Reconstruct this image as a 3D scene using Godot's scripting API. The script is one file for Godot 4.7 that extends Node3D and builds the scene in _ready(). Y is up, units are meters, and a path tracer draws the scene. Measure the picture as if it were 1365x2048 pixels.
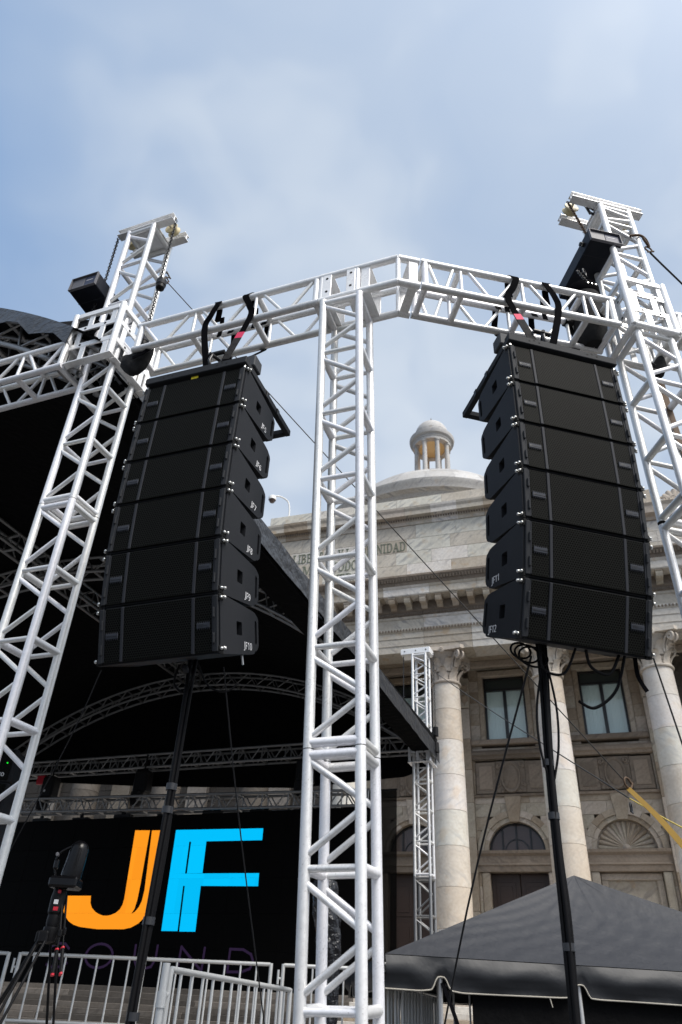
extends Node3D
# A concert rig in front of a marble capitol: truss towers and beams, two hanging speaker arrays, a covered stage, tent, barricades.

var M := {}
var used := {}
var boxes := {}
var unit_tube: ArrayMesh
const SUN_DIR := Vector3(0.437, 0.787, 0.437)
var rng := RandomNumberGenerator.new()

# the plan: ground frames of the stage and of the marble building
var STAGE := Transform3D(Basis(Vector3(0.924, 0, 0.383), Vector3.UP, Vector3(-0.383, 0, 0.924)).orthonormalized(), Vector3(-1.95, 0, -4.3))
var HOUSE := Transform3D(Basis(Vector3(0.944, 0, 0.33), Vector3.UP, Vector3(-0.33, 0, 0.944)).orthonormalized(), Vector3(4.301, 0, -26.489))

# ---------------------------------------------------------------- scene tree helpers
func numbered(called: String) -> String:
	var n: int = used.get(called, 0)
	used[called] = n + 1
	return called if n == 0 else "%s_%03d" % [called, n]

func tag(o: Node3D, label: String, category: String, group := "") -> Node3D:
	o.set_meta("label", label)
	o.set_meta("category", category)
	if group != "":
		o.set_meta("group", group)
	return o

func thing(called: String, label: String, category: String, xf := Transform3D(), group := "") -> Node3D:
	var o := Node3D.new()
	o.name = numbered(called)
	add_child(o, true)
	o.transform = xf
	return tag(o, label, category, group)

func part(parent: Node, called: String, mesh: Mesh, mat: Material, xf := Transform3D()) -> MeshInstance3D:
	var o := MeshInstance3D.new()
	o.name = called if parent != self else numbered(called)
	o.mesh = mesh
	o.material_override = mat
	parent.add_child(o, true)
	o.transform = xf
	return o

func struct(called: String, mesh: Mesh, mat: Material, xf := Transform3D()) -> MeshInstance3D:
	var o := part(self, called, mesh, mat, xf)
	o.set_meta("kind", "structure")
	return o

func at(x: float, y: float, z: float) -> Transform3D:
	return Transform3D(Basis(), Vector3(x, y, z))

func dup(o: Node3D, called: String, label: String, xf: Transform3D, group := "") -> Node3D:
	var c: Node3D = o.duplicate()
	c.name = numbered(called)
	add_child(c, true)
	c.transform = xf
	c.set_meta("label", label)
	if group != "":
		c.set_meta("group", group)
	return c

# ---------------------------------------------------------------- mesh helpers
func tri(st: SurfaceTool, a: Vector3, b: Vector3, c: Vector3, n: Vector3, ua := Vector2.ZERO, ub := Vector2.ZERO, uc := Vector2.ZERO) -> void:
	# n is the outward normal; front faces run clockwise
	var flip := (b - a).cross(c - a).dot(n) > 0.0
	st.set_normal(n); st.set_uv(ua); st.add_vertex(a)
	if flip:
		st.set_normal(n); st.set_uv(uc); st.add_vertex(c)
		st.set_normal(n); st.set_uv(ub); st.add_vertex(b)
	else:
		st.set_normal(n); st.set_uv(ub); st.add_vertex(b)
		st.set_normal(n); st.set_uv(uc); st.add_vertex(c)

func quad(st: SurfaceTool, a: Vector3, b: Vector3, c: Vector3, d: Vector3, n: Vector3) -> void:
	tri(st, a, b, c, n)
	tri(st, a, c, d, n)

func begin() -> SurfaceTool:
	var st := SurfaceTool.new()
	st.begin(Mesh.PRIMITIVE_TRIANGLES)
	return st

func add_box(st: SurfaceTool, c: Vector3, s: Vector3, basis := Basis(), bevel := 0.0) -> void:
	var h := s * 0.5
	var bv: float = minf(bevel, minf(h.x, minf(h.y, h.z)) * 0.45)
	if bv <= 0.0:
		for a in 3:
			for sg in [-1.0, 1.0]:
				var n := Vector3.ZERO
				n[a] = sg
				var p := []
				for k in [[-1, -1], [1, -1], [1, 1], [-1, 1]]:
					var v := Vector3.ZERO
					v[a] = sg * h[a]
					v[(a + 1) % 3] = k[0] * h[(a + 1) % 3]
					v[(a + 2) % 3] = k[1] * h[(a + 2) % 3]
					p.append(c + basis * v)
				quad(st, p[0], p[1], p[2], p[3], (basis * n).normalized())
		return
	var P := {}
	for sx in [-1, 1]:
		for sy in [-1, 1]:
			for sz in [-1, 1]:
				var sgn := Vector3(sx, sy, sz)
				var l := []
				for a in 3:
					var v := Vector3.ZERO
					for k in 3:
						v[k] = sgn[k] * (h[k] if k == a else h[k] - bv)
					l.append(c + basis * v)
				P[Vector3i(sx, sy, sz)] = l
				tri(st, l[0], l[1], l[2], (basis * sgn).normalized())
	for a in 3:
		var b1 := (a + 1) % 3
		var b2 := (a + 2) % 3
		for sg in [-1, 1]:
			var q := []
			for k in [[-1, -1], [1, -1], [1, 1], [-1, 1]]:
				var key := Vector3i.ZERO
				key[a] = sg; key[b1] = k[0]; key[b2] = k[1]
				q.append(P[key][a])
			var n := Vector3.ZERO
			n[a] = sg
			quad(st, q[0], q[1], q[2], q[3], (basis * n).normalized())
		for s1 in [-1, 1]:
			for s2 in [-1, 1]:
				var k1 := Vector3i.ZERO
				k1[a] = -1; k1[b1] = s1; k1[b2] = s2
				var k2 := k1
				k2[a] = 1
				var n := Vector3.ZERO
				n[b1] = s1; n[b2] = s2
				quad(st, P[k1][b1], P[k2][b1], P[k2][b2], P[k1][b2], (basis * n).normalized())

func box(size: Vector3, bevel := 0.004) -> ArrayMesh:
	var key := "%.3f %.3f %.3f %.4f" % [size.x, size.y, size.z, bevel]
	if not boxes.has(key):
		var st := begin()
		add_box(st, Vector3.ZERO, size, Basis(), bevel)
		boxes[key] = st.commit()
	return boxes[key]

func slab(parent: Node, called: String, lo: Vector3, hi: Vector3, mat: Material, bevel := 0.004) -> MeshInstance3D:
	return part(parent, called, box((hi - lo).abs(), bevel), mat, Transform3D(Basis(), (lo + hi) * 0.5))

func aim(d: Vector3) -> Basis:
	var y := d.normalized()
	var x := y.cross(Vector3.FORWARD if absf(y.z) < 0.9 else Vector3.RIGHT).normalized()
	return Basis(x, y, x.cross(y))

func add_tube(st: SurfaceTool, a: Vector3, b: Vector3, ra: float, rb: float, seg := 12, caps := true) -> void:
	var B := aim(b - a)
	for i in seg:
		var t0 := TAU * i / seg
		var t1 := TAU * (i + 1) / seg
		var n0 := B * Vector3(cos(t0), 0, sin(t0))
		var n1 := B * Vector3(cos(t1), 0, sin(t1))
		var p := [a + n0 * ra, a + n1 * ra, b + n1 * rb, b + n0 * rb]
		var nn := [n0, n1, n1, n0]
		for k in [0, 1, 2, 0, 2, 3]:
			st.set_normal(nn[k]); st.set_uv(Vector2.ZERO); st.add_vertex(p[k])
		if caps:
			tri(st, a, p[0], p[1], -B.y)
			tri(st, b, p[3], p[2], B.y)

func tube(parent: Node, called: String, a: Vector3, b: Vector3, r: float, mat: Material) -> MeshInstance3D:
	if unit_tube == null:
		var st := begin()
		add_tube(st, Vector3(0, -0.5, 0), Vector3(0, 0.5, 0), 1.0, 1.0, 14)
		unit_tube = st.commit()
	var B := aim(b - a)
	return part(parent, called, unit_tube, mat, Transform3D(Basis(B.x * r, B.y * (b - a).length(), B.z * r), (a + b) * 0.5))

var unit_brace: ArrayMesh
func brace(parent: Node, called: String, a: Vector3, b: Vector3, r: float, mat: Material) -> MeshInstance3D:
	# a tube whose two ends swell into weld beads
	if unit_brace == null:
		var prof := []
		for e in [[-0.5, 1.42], [-0.47, 1.36], [-0.452, 1.18], [-0.43, 1.0], [0.43, 1.0], [0.452, 1.18], [0.47, 1.36], [0.5, 1.42]]:
			prof.append(Vector2(e[1], e[0]))
		var st := begin()
		for i in prof.size() - 1:
			for k in 12:
				var t0 := TAU * k / 12.0
				var t1 := TAU * (k + 1) / 12.0
				for q in [[i, t0], [i, t1], [i + 1, t1], [i, t0], [i + 1, t1], [i + 1, t0]]:
					st.set_normal(Vector3(cos(q[1]), 0, sin(q[1]))); st.set_uv(Vector2.ZERO)
					st.add_vertex(Vector3(prof[q[0]].x * cos(q[1]), prof[q[0]].y, prof[q[0]].x * sin(q[1])))
		unit_brace = st.commit()
	var B := aim(b - a)
	return part(parent, called, unit_brace, mat, Transform3D(Basis(B.x * r, B.y * (b - a).length(), B.z * r), (a + b) * 0.5))

func alu(m: String) -> Material:
	return M["%s_%d" % [m, rng.randi() % 4]] if m == "aluminium" or m == "aluminium_thin" else M[m]

func add_pipe(st: SurfaceTool, pts: PackedVector3Array, r: float, seg := 8) -> void:
	var n := pts.size()
	var dirs := []
	for i in n:
		dirs.append((pts[mini(i + 1, n - 1)] - pts[maxi(i - 1, 0)]).normalized())
	var x: Vector3 = aim(dirs[0]).x
	var rings := []
	for i in n:
		x = (x - dirs[i] * x.dot(dirs[i])).normalized()
		var z: Vector3 = x.cross(dirs[i])
		var ring := []
		for k in seg:
			var t := TAU * k / seg
			ring.append(x * cos(t) + z * sin(t))
		rings.append(ring)
	for i in n - 1:
		for k in seg:
			var k2 := (k + 1) % seg
			var v := [[i, k], [i, k2], [i + 1, k2], [i, k], [i + 1, k2], [i + 1, k]]
			for q in v:
				st.set_normal(rings[q[0]][q[1]]); st.set_uv(Vector2.ZERO)
				st.add_vertex(pts[q[0]] + rings[q[0]][q[1]] * r)

func smooth_path(ctrl: Array, steps := 8) -> PackedVector3Array:
	var out := PackedVector3Array()
	var n := ctrl.size()
	for i in n - 1:
		var p0: Vector3 = ctrl[maxi(i - 1, 0)]
		var p1: Vector3 = ctrl[i]
		var p2: Vector3 = ctrl[i + 1]
		var p3: Vector3 = ctrl[mini(i + 2, n - 1)]
		for k in steps:
			out.append(p1.cubic_interpolate(p2, p0, p3, float(k) / steps))
	out.append(ctrl[n - 1])
	return out

func pipe(parent: Node, called: String, ctrl: Array, r: float, mat: Material, steps := 8, seg := 8) -> MeshInstance3D:
	var st := begin()
	add_pipe(st, smooth_path(ctrl, steps), r, seg)
	return part(parent, called, st.commit(), mat)

func add_strap(st: SurfaceTool, pts: PackedVector3Array, across: Vector3, w: float, th: float) -> void:
	# a flat band that follows pts
	var n := pts.size()
	var L := []
	for i in n:
		var d := (pts[mini(i + 1, n - 1)] - pts[maxi(i - 1, 0)]).normalized()
		var a := (across - d * across.dot(d)).normalized()
		var u := a.cross(d)
		L.append([pts[i] - a * w / 2 - u * th / 2, pts[i] + a * w / 2 - u * th / 2, pts[i] + a * w / 2 + u * th / 2, pts[i] - a * w / 2 + u * th / 2, a, u])
	for i in n - 1:
		for k in 4:
			var k2 := (k + 1) % 4
			var nn: Vector3 = [-L[i][5], L[i][4], L[i][5], -L[i][4]][k]
			quad(st, L[i][k], L[i][k2], L[i + 1][k2], L[i + 1][k], nn)

func strap(parent: Node, called: String, ctrl: Array, across: Vector3, w: float, mat: Material, steps := 5) -> MeshInstance3D:
	var st := begin()
	add_strap(st, smooth_path(ctrl, steps), across, w, 0.005)
	return part(parent, called, st.commit(), mat)

func pillow(poly: PackedVector2Array, thick: float) -> ArrayMesh:
	# a soft filled bag: the outline drawn in towards its middle while it swells on both sides
	var mid := Vector2.ZERO
	for p in poly:
		mid += p / poly.size()
	var n := poly.size()
	var N := 6
	var st := begin()
	for sg in [-1.0, 1.0]:
		for j in N:
			for i in n:
				var q := []
				for e in [[j, i], [j, (i + 1) % n], [j + 1, (i + 1) % n], [j + 1, i]]:
					var v: float = e[0] / float(N)
					var p: Vector2 = poly[e[1]].lerp(mid, v)
					var fold := 0.012 * sin(p.x * 60.0 + p.y * 25.0) * v * (1.0 - v) * 3.0
					q.append(Vector3(p.x, p.y, sg * (thick * sqrt(1.0 - pow(1.0 - v, 2.0)) + fold)))
				for t in [[0, 1, 2], [0, 2, 3]]:
					var out := Vector3(0, 0, sg)
					var order: Array = t if (q[t[1]] - q[t[0]]).cross(q[t[2]] - q[t[0]]).dot(out) < 0 else [t[0], t[2], t[1]]
					for m in order:
						st.add_vertex(q[m])
	st.index()
	st.generate_normals()
	return st.commit()

func extrude_into(st: SurfaceTool, poly: PackedVector2Array, z0: float, z1: float) -> void:
	var ids := Geometry2D.triangulate_polygon(poly)
	for i in range(0, ids.size(), 3):
		var a := poly[ids[i]]
		var b := poly[ids[i + 1]]
		var c := poly[ids[i + 2]]
		tri(st, Vector3(a.x, a.y, z1), Vector3(b.x, b.y, z1), Vector3(c.x, c.y, z1), Vector3(0, 0, signf(z1 - z0)), a, b, c)
		tri(st, Vector3(a.x, a.y, z0), Vector3(b.x, b.y, z0), Vector3(c.x, c.y, z0), Vector3(0, 0, -signf(z1 - z0)), a, b, c)
	walls_into(st, poly, z0, z1, not Geometry2D.is_polygon_clockwise(poly))

func walls_into(st: SurfaceTool, poly: PackedVector2Array, z0: float, z1: float, ccw: bool) -> void:
	for i in poly.size():
		var a := poly[i]
		var b := poly[(i + 1) % poly.size()]
		var d := (b - a).normalized()
		var n := Vector3(d.y, -d.x, 0) * (1.0 if ccw else -1.0)
		quad(st, Vector3(a.x, a.y, z0), Vector3(b.x, b.y, z0), Vector3(b.x, b.y, z1), Vector3(a.x, a.y, z1), n)

func extrude(poly: PackedVector2Array, z0: float, z1: float) -> ArrayMesh:
	var st := begin()
	extrude_into(st, poly, z0, z1)
	return st.commit()

func lathe(profile: Array, seg := 32, sharp := 0.6) -> ArrayMesh:
	# profile: Vector2(radius, height) from the bottom up; edges sharper than `sharp` radians stay sharp
	var st := begin()
	add_lathe(st, profile, seg, sharp)
	return st.commit()

func add_lathe(st: SurfaceTool, profile: Array, seg := 32, sharp := 0.6, off := Vector3.ZERO) -> void:
	var n := profile.size()
	var face := []
	for i in n - 1:
		var d: Vector2 = (profile[i + 1] - profile[i]).normalized()
		face.append(Vector2(d.y, -d.x))
	for i in n - 1:
		var n0: Vector2 = face[i]
		var n1: Vector2 = face[i]
		if i > 0 and absf(face[i - 1].angle_to(face[i])) < sharp:
			n0 = (face[i - 1] + face[i]).normalized()
		if i < n - 2 and absf(face[i + 1].angle_to(face[i])) < sharp:
			n1 = (face[i + 1] + face[i]).normalized()
		for k in seg:
			var t0 := TAU * k / seg
			var t1 := TAU * (k + 1) / seg
			var q := [[i, t0, n0], [i, t1, n0], [i + 1, t1, n1], [i, t0, n0], [i + 1, t1, n1], [i + 1, t0, n1]]
			for v in q:
				var p: Vector2 = profile[v[0]]
				var nn: Vector2 = v[2]
				st.set_normal(Vector3(nn.x * cos(v[1]), nn.y, nn.x * sin(v[1])))
				st.set_uv(Vector2(v[1] / TAU, p.y))
				st.add_vertex(off + Vector3(p.x * cos(v[1]), p.y, p.x * sin(v[1])))

func profile_bar(parent: Node, called: String, prof: Array, x0: float, x1: float, mat: Material) -> MeshInstance3D:
	# a moulding: prof is (z, y) outline, swept along x
	var st := begin()
	var poly := PackedVector2Array()
	for p in prof:
		poly.append(Vector2(-p.x, p.y))
	extrude_into(st, poly, x0, x1)
	# the polygon lies in (−z, y); turn so that its depth runs along x
	return part(parent, called, st.commit(), mat, Transform3D(Basis(Vector3(0, 0, -1), Vector3.UP, Vector3(1, 0, 0)), Vector3.ZERO))

func text_mesh(s: String, size: float, depth: float, font := "Droid Sans", bold := false) -> TextMesh:
	var f := SystemFont.new()
	f.font_names = PackedStringArray([font])
	if bold:
		f.font_weight = 700
	var t := TextMesh.new()
	t.text = s
	t.font = f
	t.font_size = 64
	t.pixel_size = size / 64.0
	t.depth = depth
	t.curve_step = 2.0
	return t

# ---------------------------------------------------------------- computed textures
func tile_noise(size: int, freq: float, sd: int, octaves := 4) -> PackedFloat32Array:
	var f := FastNoiseLite.new()
	f.seed = sd
	f.noise_type = FastNoiseLite.TYPE_SIMPLEX_SMOOTH
	f.frequency = freq / size
	f.fractal_octaves = octaves
	var out := PackedFloat32Array()
	out.resize(size * size)
	for y in size:
		for x in size:
			var u := float(x) / size
			var v := float(y) / size
			out[y * size + x] = f.get_noise_2d(x, y) * (1 - u) * (1 - v) + f.get_noise_2d(x - size, y) * u * (1 - v) + f.get_noise_2d(x, y - size) * (1 - u) * v + f.get_noise_2d(x - size, y - size) * u * v
	return out

func tile_streaks(size: int, across: float, lengthwise: float, turn: float, sd: int) -> PackedFloat32Array:
	# noise drawn out along one slanting direction, blended so that it tiles
	var f := FastNoiseLite.new()
	f.seed = sd
	f.noise_type = FastNoiseLite.TYPE_SIMPLEX_SMOOTH
	f.frequency = 1.0 / size
	f.fractal_octaves = 4
	var c := cos(turn)
	var s := sin(turn)
	var at_xy := func(x: float, y: float) -> float:
		var w := f.get_noise_2d(x * 2.5 + 900.0, y * 2.5) * size * 0.05
		return f.get_noise_2d((x * c + y * s + w) * across, (y * c - x * s) * lengthwise)
	var out := PackedFloat32Array()
	out.resize(size * size)
	for y in size:
		for x in size:
			var u := smoothstep(0.0, 1.0, float(x) / size)
			var v := smoothstep(0.0, 1.0, float(y) / size)
			out[y * size + x] = at_xy.call(x, y) * (1 - u) * (1 - v) + at_xy.call(x - size, y) * u * (1 - v) + at_xy.call(x, y - size) * (1 - u) * v + at_xy.call(x - size, y - size) * u * v
	return out

func ramp(stops: Array, t: float) -> Color:
	for i in stops.size() - 1:
		if t <= stops[i + 1][0]:
			return (stops[i][1] as Color).lerp(stops[i + 1][1], clampf((t - stops[i][0]) / (stops[i + 1][0] - stops[i][0]), 0, 1))
	return stops[-1][1]

func tex(im: Image) -> ImageTexture:
	im.generate_mipmaps()
	return ImageTexture.create_from_image(im)

func lin(r: float, g: float, b: float) -> Color:
	return Color(r, g, b).linear_to_srgb()

func mat(called: String, c: Color, rough: float, metal := 0.0, spec := 0.5) -> StandardMaterial3D:
	var m := StandardMaterial3D.new()
	m.resource_name = called
	m.albedo_color = c
	m.roughness = rough
	m.metallic = metal
	m.metallic_specular = spec
	m.cull_mode = BaseMaterial3D.CULL_DISABLED
	M[called] = m
	return m

func triplanar(m: StandardMaterial3D, metres: float, world: bool, offset := Vector3.ZERO) -> void:
	m.uv1_triplanar = true
	m.uv1_world_triplanar = world
	m.uv1_scale = Vector3.ONE / metres
	m.uv1_offset = offset
	m.uv1_triplanar_sharpness = 4.0

func grey_image(f: PackedFloat32Array, size: int, lo: float, hi: float) -> Image:
	var im := Image.create(size, size, false, Image.FORMAT_RGB8)
	for i in size * size:
		var v := clampf(lerpf(lo, hi, f[i] * 0.8 + 0.5), 0, 1)
		im.set_pixel(i % size, i / size, Color(v, v, v))
	return im

func make_materials() -> void:
	var S := 256
	var warp := tile_noise(S, 5.0, 3)
	var fine := tile_noise(S, 26.0, 8)
	var broad := tile_noise(S, 3.0, 21, 3)
	var streak := tile_streaks(S, 16.0, 2.2, 0.9, 61)
	var hair := tile_streaks(S, 34.0, 3.0, 0.75, 62)
	# marble: diagonal veins bent by noise, over cloudy ground
	var pale := Image.create(S, S, false, Image.FORMAT_RGB8)
	var brown := Image.create(S, S, false, Image.FORMAT_RGB8)
	var shaft := Image.create(S, S, false, Image.FORMAT_RGB8)
	for y in S:
		for x in S:
			var i := y * S + x
			var vein := clampf((streak[i] - 0.10) * 3.4, 0.0, 1.0) * clampf(0.65 + broad[i] * 1.5, 0.15, 1.0)
			var v2 := pow(clampf(1.0 - absf(hair[i] - 0.06) * 13.0, 0.0, 1.0), 1.5) * clampf(0.6 + broad[i] * 1.5, 0.0, 1.0)
			var g := clampf(0.5 + 0.35 * fine[i] + 0.45 * broad[i], 0, 1)
			var c := ramp([[0.0, lin(0.41, 0.375, 0.33)], [0.5, lin(0.575, 0.545, 0.495)], [1.0, lin(0.69, 0.67, 0.63)]], g)
			c = c.lerp(lin(0.27, 0.265, 0.27), clampf(vein * 0.72 + v2 * 0.55, 0, 0.85))
			c = c.lerp(lin(0.5, 0.33, 0.18), clampf((warp[i] - 0.22) * 1.6, 0, 0.35))
			pale.set_pixel(x, y, c)
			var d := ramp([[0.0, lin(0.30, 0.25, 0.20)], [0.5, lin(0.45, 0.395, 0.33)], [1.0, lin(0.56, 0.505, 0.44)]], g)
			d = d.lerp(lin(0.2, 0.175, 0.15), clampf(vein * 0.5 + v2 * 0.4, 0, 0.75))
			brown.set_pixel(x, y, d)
			var s := ramp([[0.0, lin(0.48, 0.425, 0.37)], [0.5, lin(0.62, 0.58, 0.53)], [1.0, lin(0.73, 0.71, 0.68)]], g)
			s = s.lerp(lin(0.38, 0.375, 0.38), clampf(vein * 0.45 + v2 * 0.4, 0, 0.65))
			s = s.lerp(lin(0.5, 0.34, 0.2), clampf((broad[i] - 0.2) * 1.2, 0, 0.3))
			shaft.set_pixel(x, y, s)
	var bump := grey_image(fine, S, 0.3, 0.7)
	bump.bump_map_to_normal_map(1.5)
	var bump_tex := tex(bump)
	var sets := {"pale_marble": tex(pale), "brown_marble": tex(brown), "shaft_marble": tex(shaft)}
	var k := 0
	for called in sets:
		for v in 5:
			var tone: float = [1.0, 0.93, 1.04, 0.88, 0.98][v] if called != "shaft_marble" else [1.0, 0.97, 1.02, 0.95, 0.99][v]
			var m := mat("%s_%d" % [called, v], Color(tone, tone * [1.0, 0.985, 1.0, 0.97, 1.01][v], tone * [1.0, 0.96, 1.01, 0.93, 1.0][v]), 0.75, 0.0, 0.35)
			m.albedo_texture = sets[called]
			m.normal_enabled = true
			m.normal_texture = bump_tex
			m.normal_scale = 0.5
			triplanar(m, 4.0 if called == "pale_marble" else 3.2, false, Vector3(0.37 * k, 0.21 * k, 0.53 * k))
			k += 1
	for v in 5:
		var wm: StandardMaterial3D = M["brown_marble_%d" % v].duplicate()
		wm.resource_name = "shaded_stone_%d" % v
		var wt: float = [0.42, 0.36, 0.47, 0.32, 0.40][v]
		wm.albedo_color = Color(wt * 1.3, wt * 1.3, wt * 1.32)  # darker copy of brown marble: shade behind the stage put into the colour
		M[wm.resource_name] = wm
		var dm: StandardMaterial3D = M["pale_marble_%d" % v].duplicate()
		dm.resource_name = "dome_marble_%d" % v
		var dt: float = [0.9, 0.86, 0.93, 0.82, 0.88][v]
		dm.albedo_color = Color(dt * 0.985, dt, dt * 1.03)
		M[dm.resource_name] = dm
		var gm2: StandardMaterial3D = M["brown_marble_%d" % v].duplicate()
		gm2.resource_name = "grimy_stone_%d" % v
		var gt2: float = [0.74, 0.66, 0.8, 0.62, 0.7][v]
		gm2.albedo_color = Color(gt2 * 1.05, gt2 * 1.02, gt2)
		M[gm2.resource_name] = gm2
	# aluminium, dull and scuffed
	var al := tile_noise(S, 9.0, 40, 5)
	var al_im := Image.create(S, S, false, Image.FORMAT_RGB8)
	var al_r := Image.create(S, S, false, Image.FORMAT_RGB8)
	for i in S * S:
		var x := i % S
		var y := i / S
		var scuff := clampf(fine[i] * 1.9 - 0.42, 0, 1)
		var t := clampf(0.5 + al[i] * 0.7 + streak[i] * 0.6, 0, 1)
		al_im.set_pixel(x, y, lin(0.80, 0.795, 0.79).lerp(lin(0.92, 0.92, 0.925), t).lerp(lin(0.24, 0.23, 0.22), clampf(scuff * 0.75 + maxf(0.0, streak[i] - 0.3) * 0.8, 0.0, 0.8)))
		var rv := clampf(0.42 + 0.22 * al[i] + scuff * 0.2, 0, 1)
		al_r.set_pixel(x, y, Color(rv, rv, rv))
	var al_t := tex(al_im)
	var al_rt := tex(al_r)
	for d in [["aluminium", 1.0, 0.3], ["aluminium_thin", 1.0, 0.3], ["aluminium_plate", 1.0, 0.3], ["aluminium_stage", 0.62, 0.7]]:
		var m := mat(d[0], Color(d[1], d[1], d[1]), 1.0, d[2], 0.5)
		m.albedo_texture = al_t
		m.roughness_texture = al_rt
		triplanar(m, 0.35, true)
	for v in 4:
		for called in ["aluminium", "aluminium_thin"]:
			var am: StandardMaterial3D = M[called].duplicate()
			am.resource_name = "%s_%d" % [called, v]
			var tone: float = [1.0, 0.95, 0.98, 0.92][v]
			am.albedo_color = Color(tone, tone, tone * [1.0, 0.99, 1.015, 1.0][v])
			am.uv1_offset = Vector3(0.31 * v, 0.17 * v, 0.23 * v)
			am.metallic = [0.35, 0.5, 0.3, 0.45][v]
			M[am.resource_name] = am
	# painted speaker wood, grained
	var gr := tile_noise(S, 60.0, 77, 2)
	var gn := grey_image(gr, S, 0.2, 0.8)
	gn.bump_map_to_normal_map(2.0)
	var gt := tex(gn)
	for d in [["speaker_paint", lin(0.0175, 0.0185, 0.0215), 0.6], ["frame_paint", lin(0.026, 0.028, 0.032), 0.68], ["strip_grey", lin(0.030, 0.032, 0.038), 0.65], ["spreader_paint", lin(0.055, 0.058, 0.064), 0.6], ["black_plastic", lin(0.012, 0.012, 0.013), 0.4], ["hoist_paint", lin(0.010, 0.012, 0.018), 0.45]]:
		var m := mat(d[0], d[1], d[2], 0.0, 0.25)
		m.normal_enabled = true
		m.normal_texture = gt
		m.normal_scale = 0.35
		triplanar(m, 0.12, true)
	# perforated grille: staggered holes
	var gi := Image.create(64, 112, false, Image.FORMAT_RGB8)
	for y in 112:
		for x in 64:
			var best := 9.0
			for h in [Vector2(0, 0), Vector2(64, 0), Vector2(0, 112), Vector2(64, 112), Vector2(32, 56)]:
				best = minf(best, Vector2(x + 0.5, y + 0.5).distance_to(h) / 32.0)
			gi.set_pixel(x, y, lin(0.0006, 0.0006, 0.0006) if best < 0.78 else lin(0.016, 0.0175, 0.0155))
	var gm := mat("grille", Color.WHITE, 0.6, 0.0, 0.12)
	gm.albedo_texture = tex(gi)
	triplanar(gm, 0.014, false)
	gm.uv1_scale = Vector3(1.0 / 0.014, 1.0 / 0.0245, 1.0 / 0.014)
	# cloth and vinyl
	var cr := tile_noise(S, 7.0, 55, 4)
	var cn := grey_image(cr, S, 0.1, 0.9)
	cn.bump_map_to_normal_map(7.0)
	var ct := tex(cn)
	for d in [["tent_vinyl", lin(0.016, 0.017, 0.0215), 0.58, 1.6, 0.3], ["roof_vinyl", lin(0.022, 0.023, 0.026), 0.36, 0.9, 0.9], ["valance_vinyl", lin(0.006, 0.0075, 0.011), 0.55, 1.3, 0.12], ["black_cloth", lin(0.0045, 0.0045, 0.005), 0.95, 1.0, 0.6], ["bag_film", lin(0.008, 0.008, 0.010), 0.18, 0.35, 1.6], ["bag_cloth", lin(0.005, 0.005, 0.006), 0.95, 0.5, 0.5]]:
		var m := mat(d[0], d[1], d[2], 0.0, 0.2 if d[0] == "black_cloth" else 0.5)
		m.normal_enabled = true
		m.normal_texture = ct
		m.normal_scale = d[4]
		triplanar(m, d[3], true)
	mat("webbing", lin(0.003, 0.003, 0.004), 0.95, 0.0, 0.1)
	mat("webbing_red", lin(0.6, 0.02, 0.09), 0.7)
	mat("webbing_faded_red", lin(0.45, 0.12, 0.09), 0.7)
	mat("cable", lin(0.004, 0.004, 0.005), 0.55, 0.0, 0.25)
	mat("tape", lin(0.018, 0.019, 0.023), 0.4)
	mat("rope", lin(0.012, 0.012, 0.014), 0.8)
	mat("wire", lin(0.03, 0.028, 0.026), 0.6, 0.2)
	mat("steel_pin", lin(0.62, 0.62, 0.6), 0.28, 0.9)
	mat("chain_steel", lin(0.02, 0.02, 0.022), 0.35, 0.3)
	mat("rusty_iron", lin(0.09, 0.055, 0.032), 0.75, 0.2)
	mat("hole", lin(0.002, 0.002, 0.002), 0.9)
	mat("label_white", lin(0.7, 0.7, 0.72), 0.6)
	mat("label_yellow", lin(0.75, 0.6, 0.02), 0.6)
	mat("badge_grey", lin(0.045, 0.05, 0.062), 0.6, 0.0, 0.25)
	mat("badge_print", lin(0.006, 0.006, 0.008), 0.5)
	mat("panel_grey", lin(0.13, 0.13, 0.145), 0.5, 0.0, 0.3)
	mat("panel_blue", lin(0.05, 0.06, 0.10), 0.5, 0.0, 0.3)
	mat("pulley_nylon", lin(0.55, 0.47, 0.28), 0.5)
	mat("red_plastic", lin(0.5, 0.012, 0.03), 0.4)
	mat("galvanised", lin(0.55, 0.56, 0.56), 0.42, 0.4)
	mat("pole_steel", lin(0.5, 0.5, 0.5), 0.4, 0.5)
	mat("yellow_webbing", lin(0.34, 0.20, 0.025), 0.8)
	mat("yellow_rope", lin(0.65, 0.5, 0.12), 0.8)
	mat("letter_bronze", lin(0.13, 0.15, 0.11), 0.7)
	mat("window_frame", lin(0.008, 0.008, 0.009), 0.35)
	mat("transom_green", lin(0.03, 0.04, 0.036), 0.4)
	mat("curtain", lin(0.82, 0.93, 0.91), 0.85)
	mat("door_wood", lin(0.034, 0.018, 0.012), 0.45)
	mat("dark_room", lin(0.02, 0.015, 0.012), 0.9)
	mat("lunette_glass", lin(0.075, 0.052, 0.046), 0.15, 0.0, 0.5)
	mat("asphalt", lin(0.06, 0.06, 0.06), 0.9)
	mat("paving", lin(0.28, 0.26, 0.24), 0.85)
	mat("white_housing", lin(0.7, 0.7, 0.68), 0.4)
	mat("tripod_black", lin(0.005, 0.005, 0.006), 0.45, 0.0, 0.3)
	mat("camera_black", lin(0.004, 0.004, 0.005), 0.25, 0.0, 0.35)
	mat("hem_white", lin(0.33, 0.31, 0.27), 0.7)
	mat("gold_plaster", lin(0.62, 0.50, 0.30), 0.55)
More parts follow.
